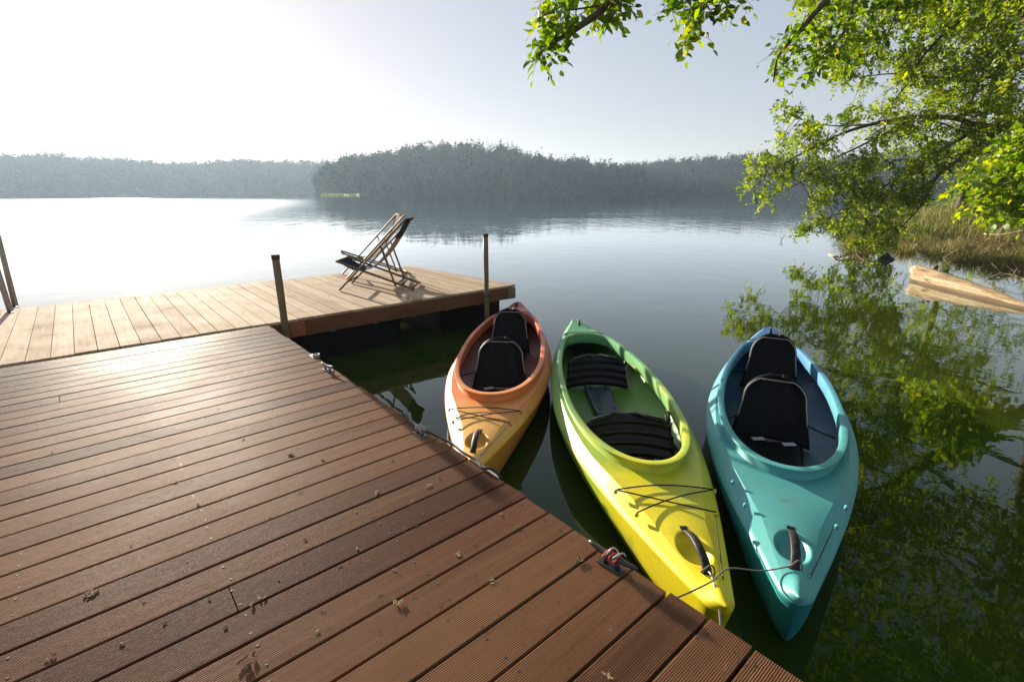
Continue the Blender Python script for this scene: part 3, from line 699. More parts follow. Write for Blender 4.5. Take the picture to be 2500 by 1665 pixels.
def seat(e, s, tall=True, w=.40, plate=False, tilt=.28, hh=.50, dx=0., bw=None, bl=.50):
    bw = bw or w
    zf = -.012
    # base pad
    P = []
    for i in range(15):
        v = i/14; row = []
        for j in range(15):
            u = j/14*2-1; hw = bw/2*(.98-.12*(1-v)); x = u*hw+dx; z = zf+.055+.035*u*u+.015*math.cos(v*9)*.25+.05*(v-.5)**2-.012*math.exp(-(u/.18)**2)
            if abs(u) > .93 or v < .04 or v > .96: z -= .03
            row.append((x, s-bl*(1-v)+.02, z))
        P.append(row)
    b = MB(); b.grid(P, flip=True)
    base = b.build('seat_base', M['grey' if plate else 'blackfab'], e, smooth=True); so = base.modifiers.new('s', 'SOLIDIFY'); so.thickness = .02
    if plate:
        for x, y in ((-.075, -.60), (.075, -.60), (-.08, -.12), (.08, -.13)):
            b = MB(); b.tube([(x, s+y-.02, zf+.075), (x, s+y+.03, zf+.075)], [.016, .016], 10, flat=.35); b.build('strap_slot', M['black'], e)
    # backrest
    P = []; n = 20
    for i in range(n+1):
        v = i/n; row = []
        if tall: hw = w/2*(1.12-.36*v) if v < .62 else w/2*(1.12-.36*.62)*math.sqrt(max(0.0, 1-((v-.62)/.385)**2.3))
        else: hw = w/2*(1.05)*(1-.10*v) if v < .85 else w/2*1.05*.915*math.sqrt(max(.0, 1-((v-.85)/.17)**2))
        hw = max(hw, .02)
        for j in range(19):
            u = j/18*2-1; x = u*hw+dx
            curve = -.075*u*u*(1-.4*v) if tall else -.11*u*u
            pad = .010*math.cos(u*10)*(v > .3)*(1 if tall else 0) if tall else .012*math.cos(v*26)
            row.append((x, s+.02+tilt*hh*v+curve+pad+(.02*math.sin(v*3) if tall else 0), zf+.06+hh*v*math.sqrt(max(.2, 1-tilt*tilt))))
        P.append(row)
    b = MB(); b.grid(P, flip=False); br = b.build('backrest', M['blackfab' if tall else 'black'], e, smooth=True); so = br.modifiers.new('s', 'SOLIDIFY'); so.thickness = .028; so.offset = 1
    edge = [r[0] for r in P[n//3:n]]+[r[-1] for r in P[n//3:n][::-1]]
    edge = [(p[0]*1.005, p[1]-.004, p[2]+.004) for p in edge]
    if tall:
        b = MB(); b.tube(edge, .0045, 6); b.build('piping', M['piping'], br, smooth=True)
        for sd in (-1, 1):
            b = MB(); b.bar((sd*.11-.045, s-.10, zf+.088), (sd*.11+.045, s-.06, zf+.092), .05, .006); b.build('webbing', M['webbing'], base, bevel=.002)
            b = MB(); b.tube([(sd*w*.50+dx, s+.05, zf+.22), (sd*w*.60+dx*.5, s-.10, zf+.25), (sd*.375, s-.22, zf+.27)], .007, 6); b.build('side_strap', M['black'], br, smooth=True)
    else:
        b = MB(); sd = 1; b.bar((sd*.30, s+.10, .13), (sd*.375, s+.26, .22), .06, .02); b.build('buckle', M['webbing'], br, bevel=.004)
        b = MB(); b.tube([(sd*.30, s+.12, .20), (sd*.36, s+.22, .26), (sd*.385, s+.34, .27)], .018, 8); b.build('side_strap', M['black'], br, smooth=True)
M['h_or'] = mat_hull('orange_hull_plastic', [(0, (.62, .30, .045)), (.22, (.64, .22, .05)), (.38, (.60, .09, .045)), (.75, (.42, .06, .05)), (1, (.40, .07, .07))], LK)
M['d_or'] = mat_hull('amber_to_salmon_deck', [(0, (.72, .38, .05)), (.14, (.74, .40, .065)), (.25, (.74, .25, .06)), (.5, (.64, .15, .045)), (.85, (.48, .085, .06)), (1, (.38, .07, .08))], LK)
M['i_or'] = mat_hull('deep_red_liner', [(0, (.18, .03, .012)), (1, (.11, .014, .010))], LK)
M['h_ye'] = mat_hull('yellow_to_green_hull', [(0, (.72, .60, .01)), (.12, (.70, .60, .01)), (.24, (.34, .48, .02)), (.42, (.10, .32, .05)), (1, (.06, .24, .08))], LK)
M['d_ye'] = mat_hull('yellow_to_green_deck', [(0, (.76, .62, .008)), (.18, (.74, .62, .01)), (.27, (.50, .55, .03)), (.40, (.24, .43, .10)), (.70, (.13, .36, .14)), (1, (.10, .34, .15))], LK, ((.52, .55, .08), .52, .66, .55))
M['i_ye'] = mat_hull('green_liner', [(0, (.08, .20, .008)), (.5, (.10, .28, .010)), (1, (.02, .09, .01))], LK)
M['h_bl'] = mat_hull('teal_hull', [(0, (.035, .29, .28)), (.5, (.035, .29, .32)), (1, (.03, .18, .40))], LK)
M['d_bl'] = mat_hull('teal_to_blue_deck', [(0, (.085, .35, .33)), (.35, (.085, .36, .35)), (.6, (.09, .31, .42)), (1, (.05, .18, .44))], LK)
M['i_bl'] = mat_hull('blue_liner', [(0, (.008, .075, .12)), (1, (.004, .035, .09))], LK)
M['stud_y'] = mat_plain('yellow_stud_plastic', (.55, .45, .03), .4); M['stud_b'] = mat_plain('teal_stud_plastic', (.10, .42, .46), .4); M['stud_o'] = mat_plain('orange_stud_plastic', (.50, .22, .08), .4)
k_or = kayak('orange and salmon pink kayak with two tall black seats', (-.273, 2.713), 4.3, ('h_or', 'd_or', 'i_or'), dict(cord=True, seats=[dict(s=2.02, tilt=.25, hh=.51, w=.50), dict(s=3.24, tilt=.22, hh=.53, w=.44)]), 'stud_o')
k_ye = kayak('yellow kayak fading to green, low ribbed seats and grey seat plate', (.885, 1.63), -.2, ('h_ye', 'd_ye', 'i_ye'), dict(cord=True, seats=[dict(s=1.70, tall=False, hh=.33, tilt=.50, w=.66, bw=.40), dict(s=3.16, tall=False, hh=.31, tilt=.40, w=.58, bw=.27, bl=.74, plate=True)]), 'stud_y')
k_bl = kayak('teal blue kayak with two tall black seats, farthest right', (1.211, 1.679), 25.25, ('h_bl', 'd_bl', 'i_bl'), dict(cord=False, seats=[dict(s=2.14, tilt=.25, hh=.52, w=.50, dx=-.03), dict(s=3.36, tilt=.20, hh=.55, w=.45, dx=-.01)]), 'stud_b')
def kp(loc, az, x, s, z):
    a = R(az); return np.array([loc[0]+s*math.sin(a)+x*math.cos(a), loc[1]+s*math.cos(a)-x*math.sin(a), z])

# ================================================================== CLEATS AND ROPES
def cleat(a, b_, label, m, L=.25, rot=0., hh=.05, chunky=1.0):
    p = dk(a, b_, 0); e = empty('cleat', tuple(p), label, 'cleat', 'mooring cleats along the dock edge', math.atan2(A[1], A[0])+rot)
    b = MB(); b.box((0, 0, .004), (.055, 0, 0), (0, .022, 0), (0, 0, .003)); b.build('base_plate', m, e, bevel=.002)
    for x in (-.028, .028):
        b = MB(); b.tube([(x, 0, .006), (x*.9, 0, hh)], [.011, .009], 10); b.build('stem', m, e, smooth=True)
    b = MB(); xs = np.linspace(-L/2, L/2, 13); b.tube([(x, 0, hh+.004+.012*(abs(x)/(L/2))**2) for x in xs], [chunky*(.013-.006*(abs(x)/(L/2))**2) for x in xs], 10); b.build('horn', m, e, smooth=True)
    return e
cleat(-1.90, -.05, 'galvanised cleat on the dock edge nearest the jetty', M['metal'], .15, .25, .035, .75)
cleat(-3.36, -.055, 'metal cleat wound with pale rope beside the orange kayak bow', M['metal'], .15, .0, .04, .8)
cleat(-4.80, -.055, 'black cleat wound with red and white rope beside the yellow kayak', M['cleatblack'], .215, .08, .042, 1.0)
# a shackle plate further up the edge
e = empty('mooring_ring', tuple(dk(-1.47, .0, 0)), 'small silver metal ring plate on the dock edge near the brown post', 'ring')
b = MB(); b.box((0, 0, .003), A*.05, B*.03, (0, 0, .003)); b.build('plate', M['metal'], e, bevel=.002)
b = MB(); b.tube([(A*.03*math.cos(t)+B*.03*math.sin(t)+B*.01+Zv*.014) for t in np.linspace(0, 6.283, 17)[:-1]], .006, 8, closed=True); b.build('ring', M['metal'], e, smooth=True)
def wrap_rope(c, rad, turns, m, th, name='rope', label='', cat='rope', seed=1):
    rg = random.Random(seed); pts = []
    for i in range(turns*14):
        t = i/14*2*math.pi; k = i/(turns*14)
        pts.append(c+A*((k-.5)*.07+rg.uniform(-.004, .004))+B*(rad*math.cos(t))+Zv*(rad*.8*math.sin(t)))
    b = MB(); b.tube(pts, th, 6); o = b.build(name, m, smooth=True); return tag(o, label, cat)
wrap_rope(dk(-4.80, -.055, .045), .020, 3, M['ropered'], .0045, label='red and white rope wound round the black cleat', seed=3)
wrap_rope(dk(-4.80, -.045, .050), .026, 2, M['ropewhite'], .0035, label='pale loose rope loop on top of the black cleat', seed=4)
wrap_rope(dk(-3.365, -.05, .042), .020, 3, M['ropewhite'], .005, label='pale rope wound round the cleat by the orange kayak', seed=5)
def rope(pts, th, m, label, k=7, name='rope', group=None, braid=False):
    P = []; pts = [np.asarray(p, float) for p in pts]
    for i in range(len(pts)-1):                   # catmull-rom
        p0 = pts[max(0, i-1)]; p1 = pts[i]; p2 = pts[i+1]; p3 = pts[min(len(pts)-1, i+2)]
        for j in range(9):
            t = j/9; P.append(.5*((2*p1)+(-p0+p2)*t+(2*p0-5*p1+4*p2-p3)*t*t+(-p0+3*p1-3*p2+p3)*t**3))
    P.append(pts[-1]); b = MB(); b.tube(P, th, k); return tag(b.build(name, m, smooth=True), label, 'rope', group)
# dark rope/chain lying along the edge towards the orange kayak
rope([dk(-3.05, .01, .012), dk(-3.2, -.03, .012), dk(-3.36, -.04, .03), dk(-3.5, .0, .016), dk(-3.6, .015, .012), dk(-3.72, .005, .012), dk(-3.84, .012, .012), dk(-3.92, -.01, .012), dk(-3.95, .03, .005), dk(-3.97, .06, -.05), kp((-.273, 2.713), 4.3, -.01, .14, .33)], .008, M['ropedark'], 'dark weathered rope along the dock edge up to the orange kayak handle')
hy = kp((.885, 1.63), -.2, .0, .20, float(kt(.2))+.02); hb = kp((1.211, 1.679), 25.25, 0, .20, float(kt(.2))+.02)
dkp = dk(-5.02, .015, -.03)
ycross = hy*.45+dkp*.3+hb*.25
rope([dkp, dk(-5.03, .06, -.05), kp((.885, 1.63), -.2, -.03, .10, .385), kp((.885, 1.63), -.2, .07, .16, .40), (kp((.885, 1.63), -.2, .09, .2, .40)+hb)/2-Zv*.035, hb+np.array([-.02, -.0, .005])], .0035, M['rope'], 'thin grey cord from the dock across the yellow bow to the blue kayak handle')
rope([hy, hy+np.array([-.0, -.04, .01]), kp((.885, 1.63), -.2, -.02, .03, .335), kp((.885, 1.63), -.2, -.025, -.03, .25), kp((.885, 1.63), -.2, -.05, -.10, .12)], .004, M['ropewhite'], 'short pale rope hanging from the yellow kayak handle over its bow')
for hpos, nm in ((hy, 'yellow'), (hb, 'blue')):
    pts = [hpos+np.array([.030*math.cos(t), .010*math.sin(t*2), .004+.026*math.sin(t)]) for t in np.linspace(0, 12.5, 40)]
    b = MB(); b.tube(pts, .0038, 6); tag(b.build('knot', M['rope'], smooth=True), 'knot of thin cord tied round the %s kayak bow handle' % nm, 'knot')
# weed lump on the dock next to the cleat
# ================================================================== LITTER on the dock
def crumble(p, size, m, label, group, name, seed, flat=.45):
    rg = np.random.default_rng(seed); b = MB()
    for k in range(3 if size > .012 else 2):
        c = np.array([rg.normal()*size*.35, rg.normal()*size*.35, size*.10]); P = []
        n = 7; ax = rg.uniform(0, 6.28); L = size*rg.uniform(.6, 1.1); W = size*rg.uniform(.2, .45); cu = rg.uniform(.3, 1.0)
        for i in range(n):
            u = i/(n-1)*2-1; row = []
            for j in range(5):
                v = j/4*2-1; x = u*L*.5; y = v*W*.5*math.sqrt(max(.02, 1-u*u)); z = cu*(v*v)*W*.5+.12*L*u*u*flat+rg.normal()*size*.02
                row.append(c+np.array([x*math.cos(ax)-y*math.sin(ax), x*math.sin(ax)+y*math.cos(ax), max(-size*.15, z)]))
            P.append(row)
        b.grid(P)
    o = b.build(name, m, smooth=False, loc=tuple(p)); so = o.modifiers.new('s', 'SOLIDIFY'); so.thickness = .0012
    return tag(o, label, 'leaf' if name == 'dry_leaf' else 'blossom', group)
bigs = [(915, 1387, .026, 'litter', 'cream blossom clump casting a shadow, centre of the near deck boards'),
    (590, 1380, .026, 'litter', 'cream twin blossom on a board gap left of the lower centre'),
    (568, 1527, .036, 'litterb', 'largest torn brown leaf tangle at the bottom of the deck'),
    (210, 1362, .026, 'litter', 'pale slender seed wing lying across a gap on the left boards'),
    (120, 1508, .020, 'litterb', 'upright dark seed pod near the bottom left of the deck'),
    (1052, 1275, .018, 'litter', 'small pale blossom on the deck short of the black cleat'),
    (1330, 1290, .034, 'litterb', 'dark dried leaf clump on the deck beside the black cleat'),
    (1130, 1335, .018, 'litter', 'pale blossom caught in the gap left of the black cleat'),
    (980, 1115, .020, 'litter', 'pale blossom clump near the tip of the post shadow'),
    (864, 1132, .018, 'litter', 'pale curled blossom on a gap left of the post shadow tip'),
    (1398, 1556, .022, 'litter', 'cream pointed blossom at the very bottom of the deck'),
    (520, 1440, .014, 'litterb', 'small dark seed standing on the lower left boards'),
    (742, 1058, .018, 'litter', 'thin pale petal lying flat in the middle of the deck'),
    (665, 1047, .022, 'litterb', 'thin curved twig scrap on the middle boards'),
    (457, 1160, .014, 'litter', 'small pale blossom on the bright sheen of the left deck')]
for i, (x, y, s, m, lb) in enumerate(bigs):
    p = on(x, y, DZ+.001); crumble(p, s, M[m], lb, None, 'dry_leaf' if m == 'litterb' else 'blossom', 100+i)
sm = [(818, 1176), (848, 966), (1010, 1100), (950, 1150), (380, 1430), (385, 1580), (730, 1450), (1110, 1440), (780, 1300), (905, 1310), (620, 1190), (700, 1240), (430, 1290), (300, 1255), (740, 1400), (820, 1260), (960, 1210), (1190, 1215), (1150, 1180), (640, 1330), (480, 1380), (280, 1480), (870, 1450), (1010, 1390), (560, 1010), (120, 1040), (130, 1120), (400, 1110), (1250, 1440), (1380, 1420), (330, 1380), (690, 1130), (200, 980), (500, 940), (900, 1060), (1090, 1250)]
for i, (x, y) in enumerate(sm):
    dry = i % 3 != 0; p = on(x, y, DZ+.001)
    crumble(p, .007+.006*((i*37) % 10)/10, M['litterb' if dry else 'litter'], 'tiny dry brown leaf crumb on the brown grooved deck' if dry else 'tiny pale blossom crumb on the brown grooved deck', 'tiny dry leaf crumbs on the deck' if dry else 'tiny pale crumbs on the deck', 'dry_leaf' if dry else 'blossom', 300+i)

# ================================================================== TREES
def leaf_mesh(P, D, N, L, tint, fine=False, wr=.5):
    """P base, D direction, N face normal"""
    n = len(P); D = D/np.linalg.norm(D, axis=1)[:, None]; S = np.cross(D, N); S /= np.linalg.norm(S, axis=1)[:, None]+1e-9; U = np.cross(S, D)
    L = L[:, None]
    if not fine:
        mid = P+D*L*.45-U*L*.02; tip = P+D*L-U*L*.10
        V = np.stack([P, mid+S*L*wr*.5+U*L*.07, tip, mid-S*L*wr*.5+U*L*.07], 1).reshape(-1, 3); i = np.arange(n)[:, None]*4
        return V, np.concatenate([i+np.array([[0, 1, 2]]), i+np.array([[0, 2, 3]])]), np.repeat(tint, 4), 3
    a, b2 = P+D*L*.32, P+D*L*.68; tip = P+D*L-U*L*.16
    V = np.stack([P, a+S*L*wr*.48+U*L*.05, b2+S*L*wr*.38+U*L*.0, tip, b2-S*L*wr*.38+U*L*.0, a-S*L*wr*.48+U*L*.05, a, b2-U*L*.05], 1).reshape(-1, 3)
    i = np.arange(n)[:, None]*8
    Fq = np.concatenate([i+np.array([q]) for q in ([0, 1, 6, 6], [1, 2, 7, 6], [2, 3, 7, 7], [0, 6, 5, 5], [6, 7, 4, 5], [7, 3, 4, 4])])
    tri = []
    for q in ([0, 1, 6], [1, 2, 7], [1, 7, 6], [2, 3, 7], [0, 6, 5], [6, 7, 4], [6, 4, 5], [7, 3, 4]): tri.append(i+np.array([q]))
    return V, np.concatenate(tri), np.repeat(tint, 8), 3
def in_poly(x, y, poly):
    c = False; n = len(poly)
    for i in range(n):
        x1, y1 = poly[i]; x2, y2 = poly[(i+1) % n]
        if (y1 > y) != (y2 > y) and x < (x2-x1)*(y-y1)/(y2-y1)+x1: c = not c
    return c
SUNN = np.array(SUN_V)
class Tree:
    def __init__(s, name, base, label, group=None, seed=1):
        s.e = empty(name, tuple(base), label, 'tree', group); s.base = np.array(base, float); s.rg = np.random.default_rng(seed)
        s.wood = MB(); s.twigs = MB(); s.pts = []; s.leaf = []; s.twl = []
    def limb(s, pts, r0, r1, k=8, wig=.0):
        pts = [np.asarray(p, float) for p in pts]; P = []
        for i in range(len(pts)-1):
            p0 = pts[max(0, i-1)]; p1 = pts[i]; p2 = pts[i+1]; p3 = pts[min(len(pts)-1, i+2)]
            for j in range(6):
                t = j/6; P.append(.5*((2*p1)+(-p0+p2)*t+(2*p0-5*p1+4*p2-p3)*t*t+(-p0+3*p1-3*p2+p3)*t**3))
        P.append(pts[-1]); P = np.array(P)
        if wig: P[1:-1] += s.rg.normal(size=(len(P)-2, 3))*wig
        s.wood.tube(P-s.base, np.linspace(r0, r1, len(P)), k); s.pts.append(P)
    def sprays(s, C, L, nl, leafL, droop=.25, out=None, spread=.5, tw=.004, gather=1.6):
        """twig through each centre, towards/away from the nearest limb point, leaves along it"""
        allp = np.concatenate(s.pts) if s.pts else np.zeros((1, 3))
        for c in C:
            q = allp[np.argmin(((allp-c)**2).sum(1))]; d = c-q; dn = np.linalg.norm(d)
            d = d/dn if dn > 1e-3 else s.rg.normal(size=3); d = d+s.rg.normal(size=3)*spread+np.array([0, 0, -droop])
            if out is not None: d = d+np.asarray(out)
            d /= np.linalg.norm(d); l = L*s.rg.uniform(.6, 1.3); st = c-d*l*.5
            if dn < gather and dn > .15: s.twl.append((q, (q+st)/2+np.array([0, 0, .04*dn]), st, c, c+d*l*.5))
            else: s.twl.append((st, c, c+d*l*.5))
            n = max(3, int(nl*s.rg.uniform(.7, 1.3))); f = np.linspace(.0, 1.0, n); side = np.where(np.arange(n) % 2, 1., -1.)
            S = np.cross(d, [0, 0, 1.]); S /= np.linalg.norm(S)+1e-9; U = np.cross(S, d)
            roll = s.rg.normal()*.7; S, U = S*math.cos(roll)+U*math.sin(roll), U*math.cos(roll)-S*math.sin(roll)
            if U[2] < 0: S, U = -S, -U
            P = st+d*(f*l)[:, None]+np.array([0, 0, -.15*l])*(f**2)[:, None]
            Dd = d*.55+S*side[:, None]*.85+s.rg.normal(size=(n, 3))*.30; Dd[-1] = d
            Nn = U*.7+s.rg.normal(size=(n, 3))*.55+SUNN*s.rg.uniform(.1, 1.0)
            base_t = s.rg.uniform(.15, .85)
            s.leaf.append((P, Dd, Nn, leafL*s.rg.uniform(.65, 1.2, n)*(1-.25*(f > .9)), np.clip(base_t+s.rg.normal(size=n)*.18, 0, 1)))
    def finish(s, mleaf, fine=False, wr=.5, twr=.004, twigs=True):
        if s.wood.n: s.wood.build('trunk', M['bark'], s.e, smooth=True)
        if twigs and s.twl:
            for t in s.twl: s.twigs.tube(np.array(t)-s.base, np.linspace(twr*1.5, twr*.6, len(t)), 3)
            tag(s.twigs.build('twigs', M['bark'], s.e), kind='stuff')
        if s.leaf:
            P, D, N, L, T = [np.concatenate([q[i] for q in s.leaf]) for i in range(5)]
            V, Fi, tt, k = leaf_mesh(P-s.base, D, N, L, T, fine, wr); fastmesh('crown', V, Fi, k, tt, mleaf, s.e)
            print(s.e.name, 'leaves', len(P))
def region_centers(poly, n, d0, d1, rg, thr=-.12, fs=.018, zmin=.25):
    xs = [p[0] for p in poly]; ys = [p[1] for p in poly]; out = []; tries = 0
    while len(out) < n and tries < n*30:
        tries += 1; x = rg.uniform(min(xs), max(xs)); y = rg.uniform(min(ys), max(ys))
        if not in_poly(x, y, poly): continue
        d = rg.uniform(d0, d1); p = at(x, y, d)
        if p[2] < zmin: continue
        if mn.noise(Vector((x*fs, y*fs*1.3, d*.5))) < thr: continue
        out.append(p)
    return out
# --- the overhanging shore tree
T1 = Tree('overhanging_tree', (18.6, 15.6, .3), 'green shore tree whose long branches hang low over the water at right', seed=21)
def px(l, w=0): return [at(x, y, d) for x, y, d in l]
T1.limb([(18.6, 15.6, .1), (18.3, 15.4, 2.2), (17.6, 15.0, 4.6), (17.2, 14.6, 7.0), (17.4, 14.2, 9.6), (17.2, 14.0, 12.5), (17.4, 13.8, 15)], .30, .06, 12)
hub = np.array((17.6, 15.0, 4.6))
limbs = [
 ([hub, at(2354, 285, 21.5), at(2260, 290, 21), at(2190, 272, 20.6), at(2100, 270, 20.2), at(2010, 285, 19.8), at(1930, 310, 19.5), at(1850, 350, 19.3), at(1790, 385, 19.2), at(1735, 430, 19.2)], .10, .012),
 ([at(2255, 292, 21), at(2180, 335, 20.5), at(2100, 375, 20.0), at(2060, 412, 19.8), at(2040, 450, 19.6), at(1990, 505, 19.4)], .06, .012),
 ([at(2300, 300, 21.3), at(2210, 362, 20.3), at(2150, 412, 19.6), at(2120, 470, 19.2), at(2065, 530, 19.0)], .075, .012),
 ([at(2100, 272, 20.2), at(1990, 330, 19.9), at(1900, 375, 19.8), at(1840, 420, 19.8), at(1760, 455, 19.7)], .04, .008),
 ([at(2060, 412, 19.8), at(1960, 475, 19.7), at(1880, 512, 19.6), at(1835, 532, 19.6)], .03, .007),
 ([at(2010, 285, 19.8), at(1920, 290, 19.8), at(1840, 275, 19.8), at(1790, 250, 19.8)], .025, .006),
 ([(17.2, 14.6, 7.0), at(2354, 120, 20), at(2290, 150, 19.5), at(2235, 225, 19.2), at(2205, 300, 19.0)], .07, .012),
 ([(17.4, 14.2, 9.6), at(2354, 20, 20.2), at(2210, 55, 19.4), at(2130, 120, 19.2), at(2080, 200, 19.1), at(2030, 262, 19.0)], .07, .010),
 ([(17.4, 14.2, 9.6), at(2200, 0, 19.5), at(2050, 50, 19.0), at(1920, 100, 18.8), at(1800, 150, 18.8)], .07, .008),
 ([(17.2, 14.6, 7.0), at(2300, 170, 20.5), at(2180, 180, 20.2), at(2060, 170, 20), at(1960, 180, 20)], .06, .008),
 ([(17.2, 14.0, 12.5), at(2250, -80, 20), at(2050, -60, 19), at(1880, 10, 18.5)], .06, .01),
]
for l, a, b_ in limbs: T1.limb(l, a, b_, 7)
T1.limb([(17.6, 15.0, 4.6), at(2450, 120, 17.5), at(2354, 20, 16.4), at(2290, -40, 16.0), at(2150, -140, 16)], .22, .07, 9)
rg = T1.rg
C = []
regs = [
 ([(1830, -30), (2354, -30), (2354, 240), (2260, 250), (2180, 235), (2120, 215), (2075, 185), (2000, 150), (1935, 160), (1880, 120), (1845, 70)], 880, 17.5, 21.5, -.12),
 ([(1700, 437), (1720, 395), (1712, 370), (1745, 345), (1770, 330), (1790, 300), (1780, 240), (1850, 250), (1890, 295), (1930, 325), (1900, 360), (1850, 390), (1800, 430), (1750, 462)], 210, 18.6, 20.4, -.10),
 ([(1840, 400), (1880, 370), (1960, 350), (2060, 360), (2150, 370), (2180, 410), (2130, 460), (2110, 490), (2060, 530), (1990, 560), (1940, 548), (1900, 520), (1870, 500), (1850, 450)], 430, 18.2, 20.6, -.14),
 ([(1900, 262), (1990, 245), (2080, 215), (2150, 240), (2280, 250), (2400, 240), (2400, 400), (2250, 390), (2180, 395), (2100, 350), (2000, 350), (1950, 320)], 360, 18.5, 21.5, -.08),
 ([(1825, 535), (1860, 505), (1900, 500), (1890, 525), (1850, 545)], 26, 19.2, 20.0, -.5),
 ([(1740, 470), (1755, 452), (1775, 456), (1765, 475)], 7, 19.2, 20.0, -.9),
 ([(1900, 90), (1980, 160), (2040, 200), (1960, 200), (1900, 180)], 60, 18.6, 20.5, -.1),
 ([(1960, 560), (2030, 530), (2110, 520), (2050, 570), (1990, 580)], 50, 19.0, 20.5, -.1),
]
for poly, n, d0, d1, th in regs: T1.sprays(region_centers(poly, n, d0, d1, rg, th), .62, 16, .125, spread=.6)
# the crown above the picture (seen in the water)
for (c, rd, n) in (((17.2, 14.0, 12.0), (4.5, 4.5, 4.5), 420), ((14.5, 13.5, 10.5), (3.5, 3.5, 3.0), 260), ((20, 13, 9.5), (3.5, 4, 4.5), 260)):
    u = rg.normal(size=(n, 3)); u /= np.linalg.norm(u, axis=1)[:, None]; T1.sprays(list(np.array(c)+u*rg.uniform(.45, 1, (n, 1))*np.array(rd)), .9, 15, .14, spread=.8)
for c_, rd, n in ((at(2270, -90, 14.6), (2.0, 2.0, 1.3), 230), (at(2150, -240, 14.0), (2.2, 2.2, 1.5), 260), (at(2420, -60, 15.5), (1.8, 2.0, 2.0), 220)):
    u = rg.normal(size=(n, 3)); u /= np.linalg.norm(u, axis=1)[:, None]; T1.sprays(list(np.array(c_)+u*rg.uniform(.2, 1, (n, 1))*np.array(rd)), .6, 14, .12, spread=.8)
T1.finish(M['leaf'], wr=.58, twr=.005)

# --- bank trees at the right: reflected crowns
def crown_tree(name, base, h, cr, label, n, seed, leafL=.15, group='trees on the right bank', lowz=2.0, m='leafd', lean=(0, 0)):
    T = Tree(name, base, label, group, seed); bx, by, bz = base; rg = T.rg
    top = np.array([bx+lean[0], by+lean[1], bz+h])
    trunk = [np.array([bx, by, bz-.2]), np.array([bx+.15*lean[0], by+.15*lean[1], bz+h*.25]), np.array([bx+.5*lean[0], by+.5*lean[1], bz+h*.55]), top*.98]
    T.limb(trunk, .24, .04, 10, .0)
    tips = []
    for i in range(16):
        z = h*(.22+.65*i/16); ph = i*2.4+rg.uniform(-.4, .4); f = z/h; o = np.array([bx+lean[0]*f, by+lean[1]*f, bz+z]); rr = cr*math.sqrt(max(.1, 1-((f-.5)/.55)**2))*rg.uniform(.7, 1)
        q = o+np.array([math.cos(ph)*rr, math.sin(ph)*rr, rr*.25]); T.limb([o, (o+q)/2+np.array([0, 0, .3]), q], .07, .012, 6); tips.append(q)
    C = []
    cen = [np.array([bx+lean[0]*.55, by+lean[1]*.55, bz+h*.58])]
    while len(C) < n:
        u = rg.normal(size=3); u /= np.linalg.norm(u); p = cen[0]+u*rg.uniform(.35, 1.0)**.6*np.array([cr, cr, h*.46])
        if p[2] < lowz or mn.noise(Vector(p*.55)) < -.10: continue
        C.append(p)
    T.sprays(C, .8, 15, leafL, spread=.8); T.finish(M[m], wr=.6, twr=.006); return T
crown_tree('bank_tree', (14.8, 6.2, .4), 11.5, 4.6, 'tall leafy bank tree just outside the right edge, mirrored in the water', 1500, 31, .16, lean=(-2.6, 1.0))
crown_tree('bank_tree', (13.4, 1.2, .4), 11.0, 4.6, 'leafy bank tree further right of the camera, mirrored in the dark water', 1000, 32, .18, lean=(-1.8, .6))
crown_tree('bank_tree', (21.5, 24.5, .6), 9.5, 4.2, 'leafy tree on the bank behind the overhanging one', 700, 33, .15, m='leaf')
crown_tree('bank_tree', (27, 17, .9), 13, 5.0, 'tall tree at the back of the right bank', 700, 34, .18, m='leaf', lowz=1.2)

# --- near branch from above with large bright leaves
T0 = Tree('near_leaning_tree', (11.8, -6.5, .3), 'large leafed bright green tree leaning overhead, sprays hanging into the top', seed=41)
fork = np.array((5.0, .0, 8.0))
T0.limb([(11.8, -6.5, .1), (10.8, -5.2, 3.5), (8.2, -2.8, 6.6), fork], .26, .10, 12)
T0.limb([(8.2, -2.8, 6.6), (8.8, 1.5, 8.4), (8.2, 5.0, 9.2), (7.6, 8.0, 9.6)], .11, .02, 8)
near = [
 ([fork, (3.3, 3.0, 6.4), at(1560, -200, 4.6), at(1470, -60, 4.3), at(1400, 10, 4.1), at(1320, 70, 4.0), at(1260, 105, 3.95), at(1222, 145, 3.9)], .06, .004),
 ([at(1470, -60, 4.3), at(1430, 0, 4.25), at(1405, 40, 4.2), at(1388, 80, 4.2)], .012, .003),
 ([(3.3, 3.0, 6.4), at(1720, -120, 4.8), at(1660, -40, 4.6), at(1610, 20, 4.5), at(1590, 60, 4.45), at(1572, 105, 4.4)], .03, .004),
 ([at(1660, -40, 4.6), at(1590, 0, 4.5), at(1520, 30, 4.4)], .010, .003),
 ([fork, (5.6, 3.2, 6.8), at(1990, -90, 6.4), at(1900, 0, 6.2), at(1840, 70, 6.0), at(1790, 130, 5.9), at(1778, 190, 5.9)], .06, .006),
 ([at(1990, -90, 6.4), at(1960, 20, 6.2), at(1930, 90, 6.1), at(1880, 140, 6.0)], .025, .005),
 ([at(1990, -90, 6.4), at(2060, 0, 6.4), at(2040, 80, 6.3)], .025, .005),
 ([at(1400, 10, 4.1), at(1340, 20, 4.0), at(1270, 30, 4.0), at(1235, 45, 4.0)], .008, .003),
]
for l, a, b_ in near: T0.limb(l, a, b_, 7)
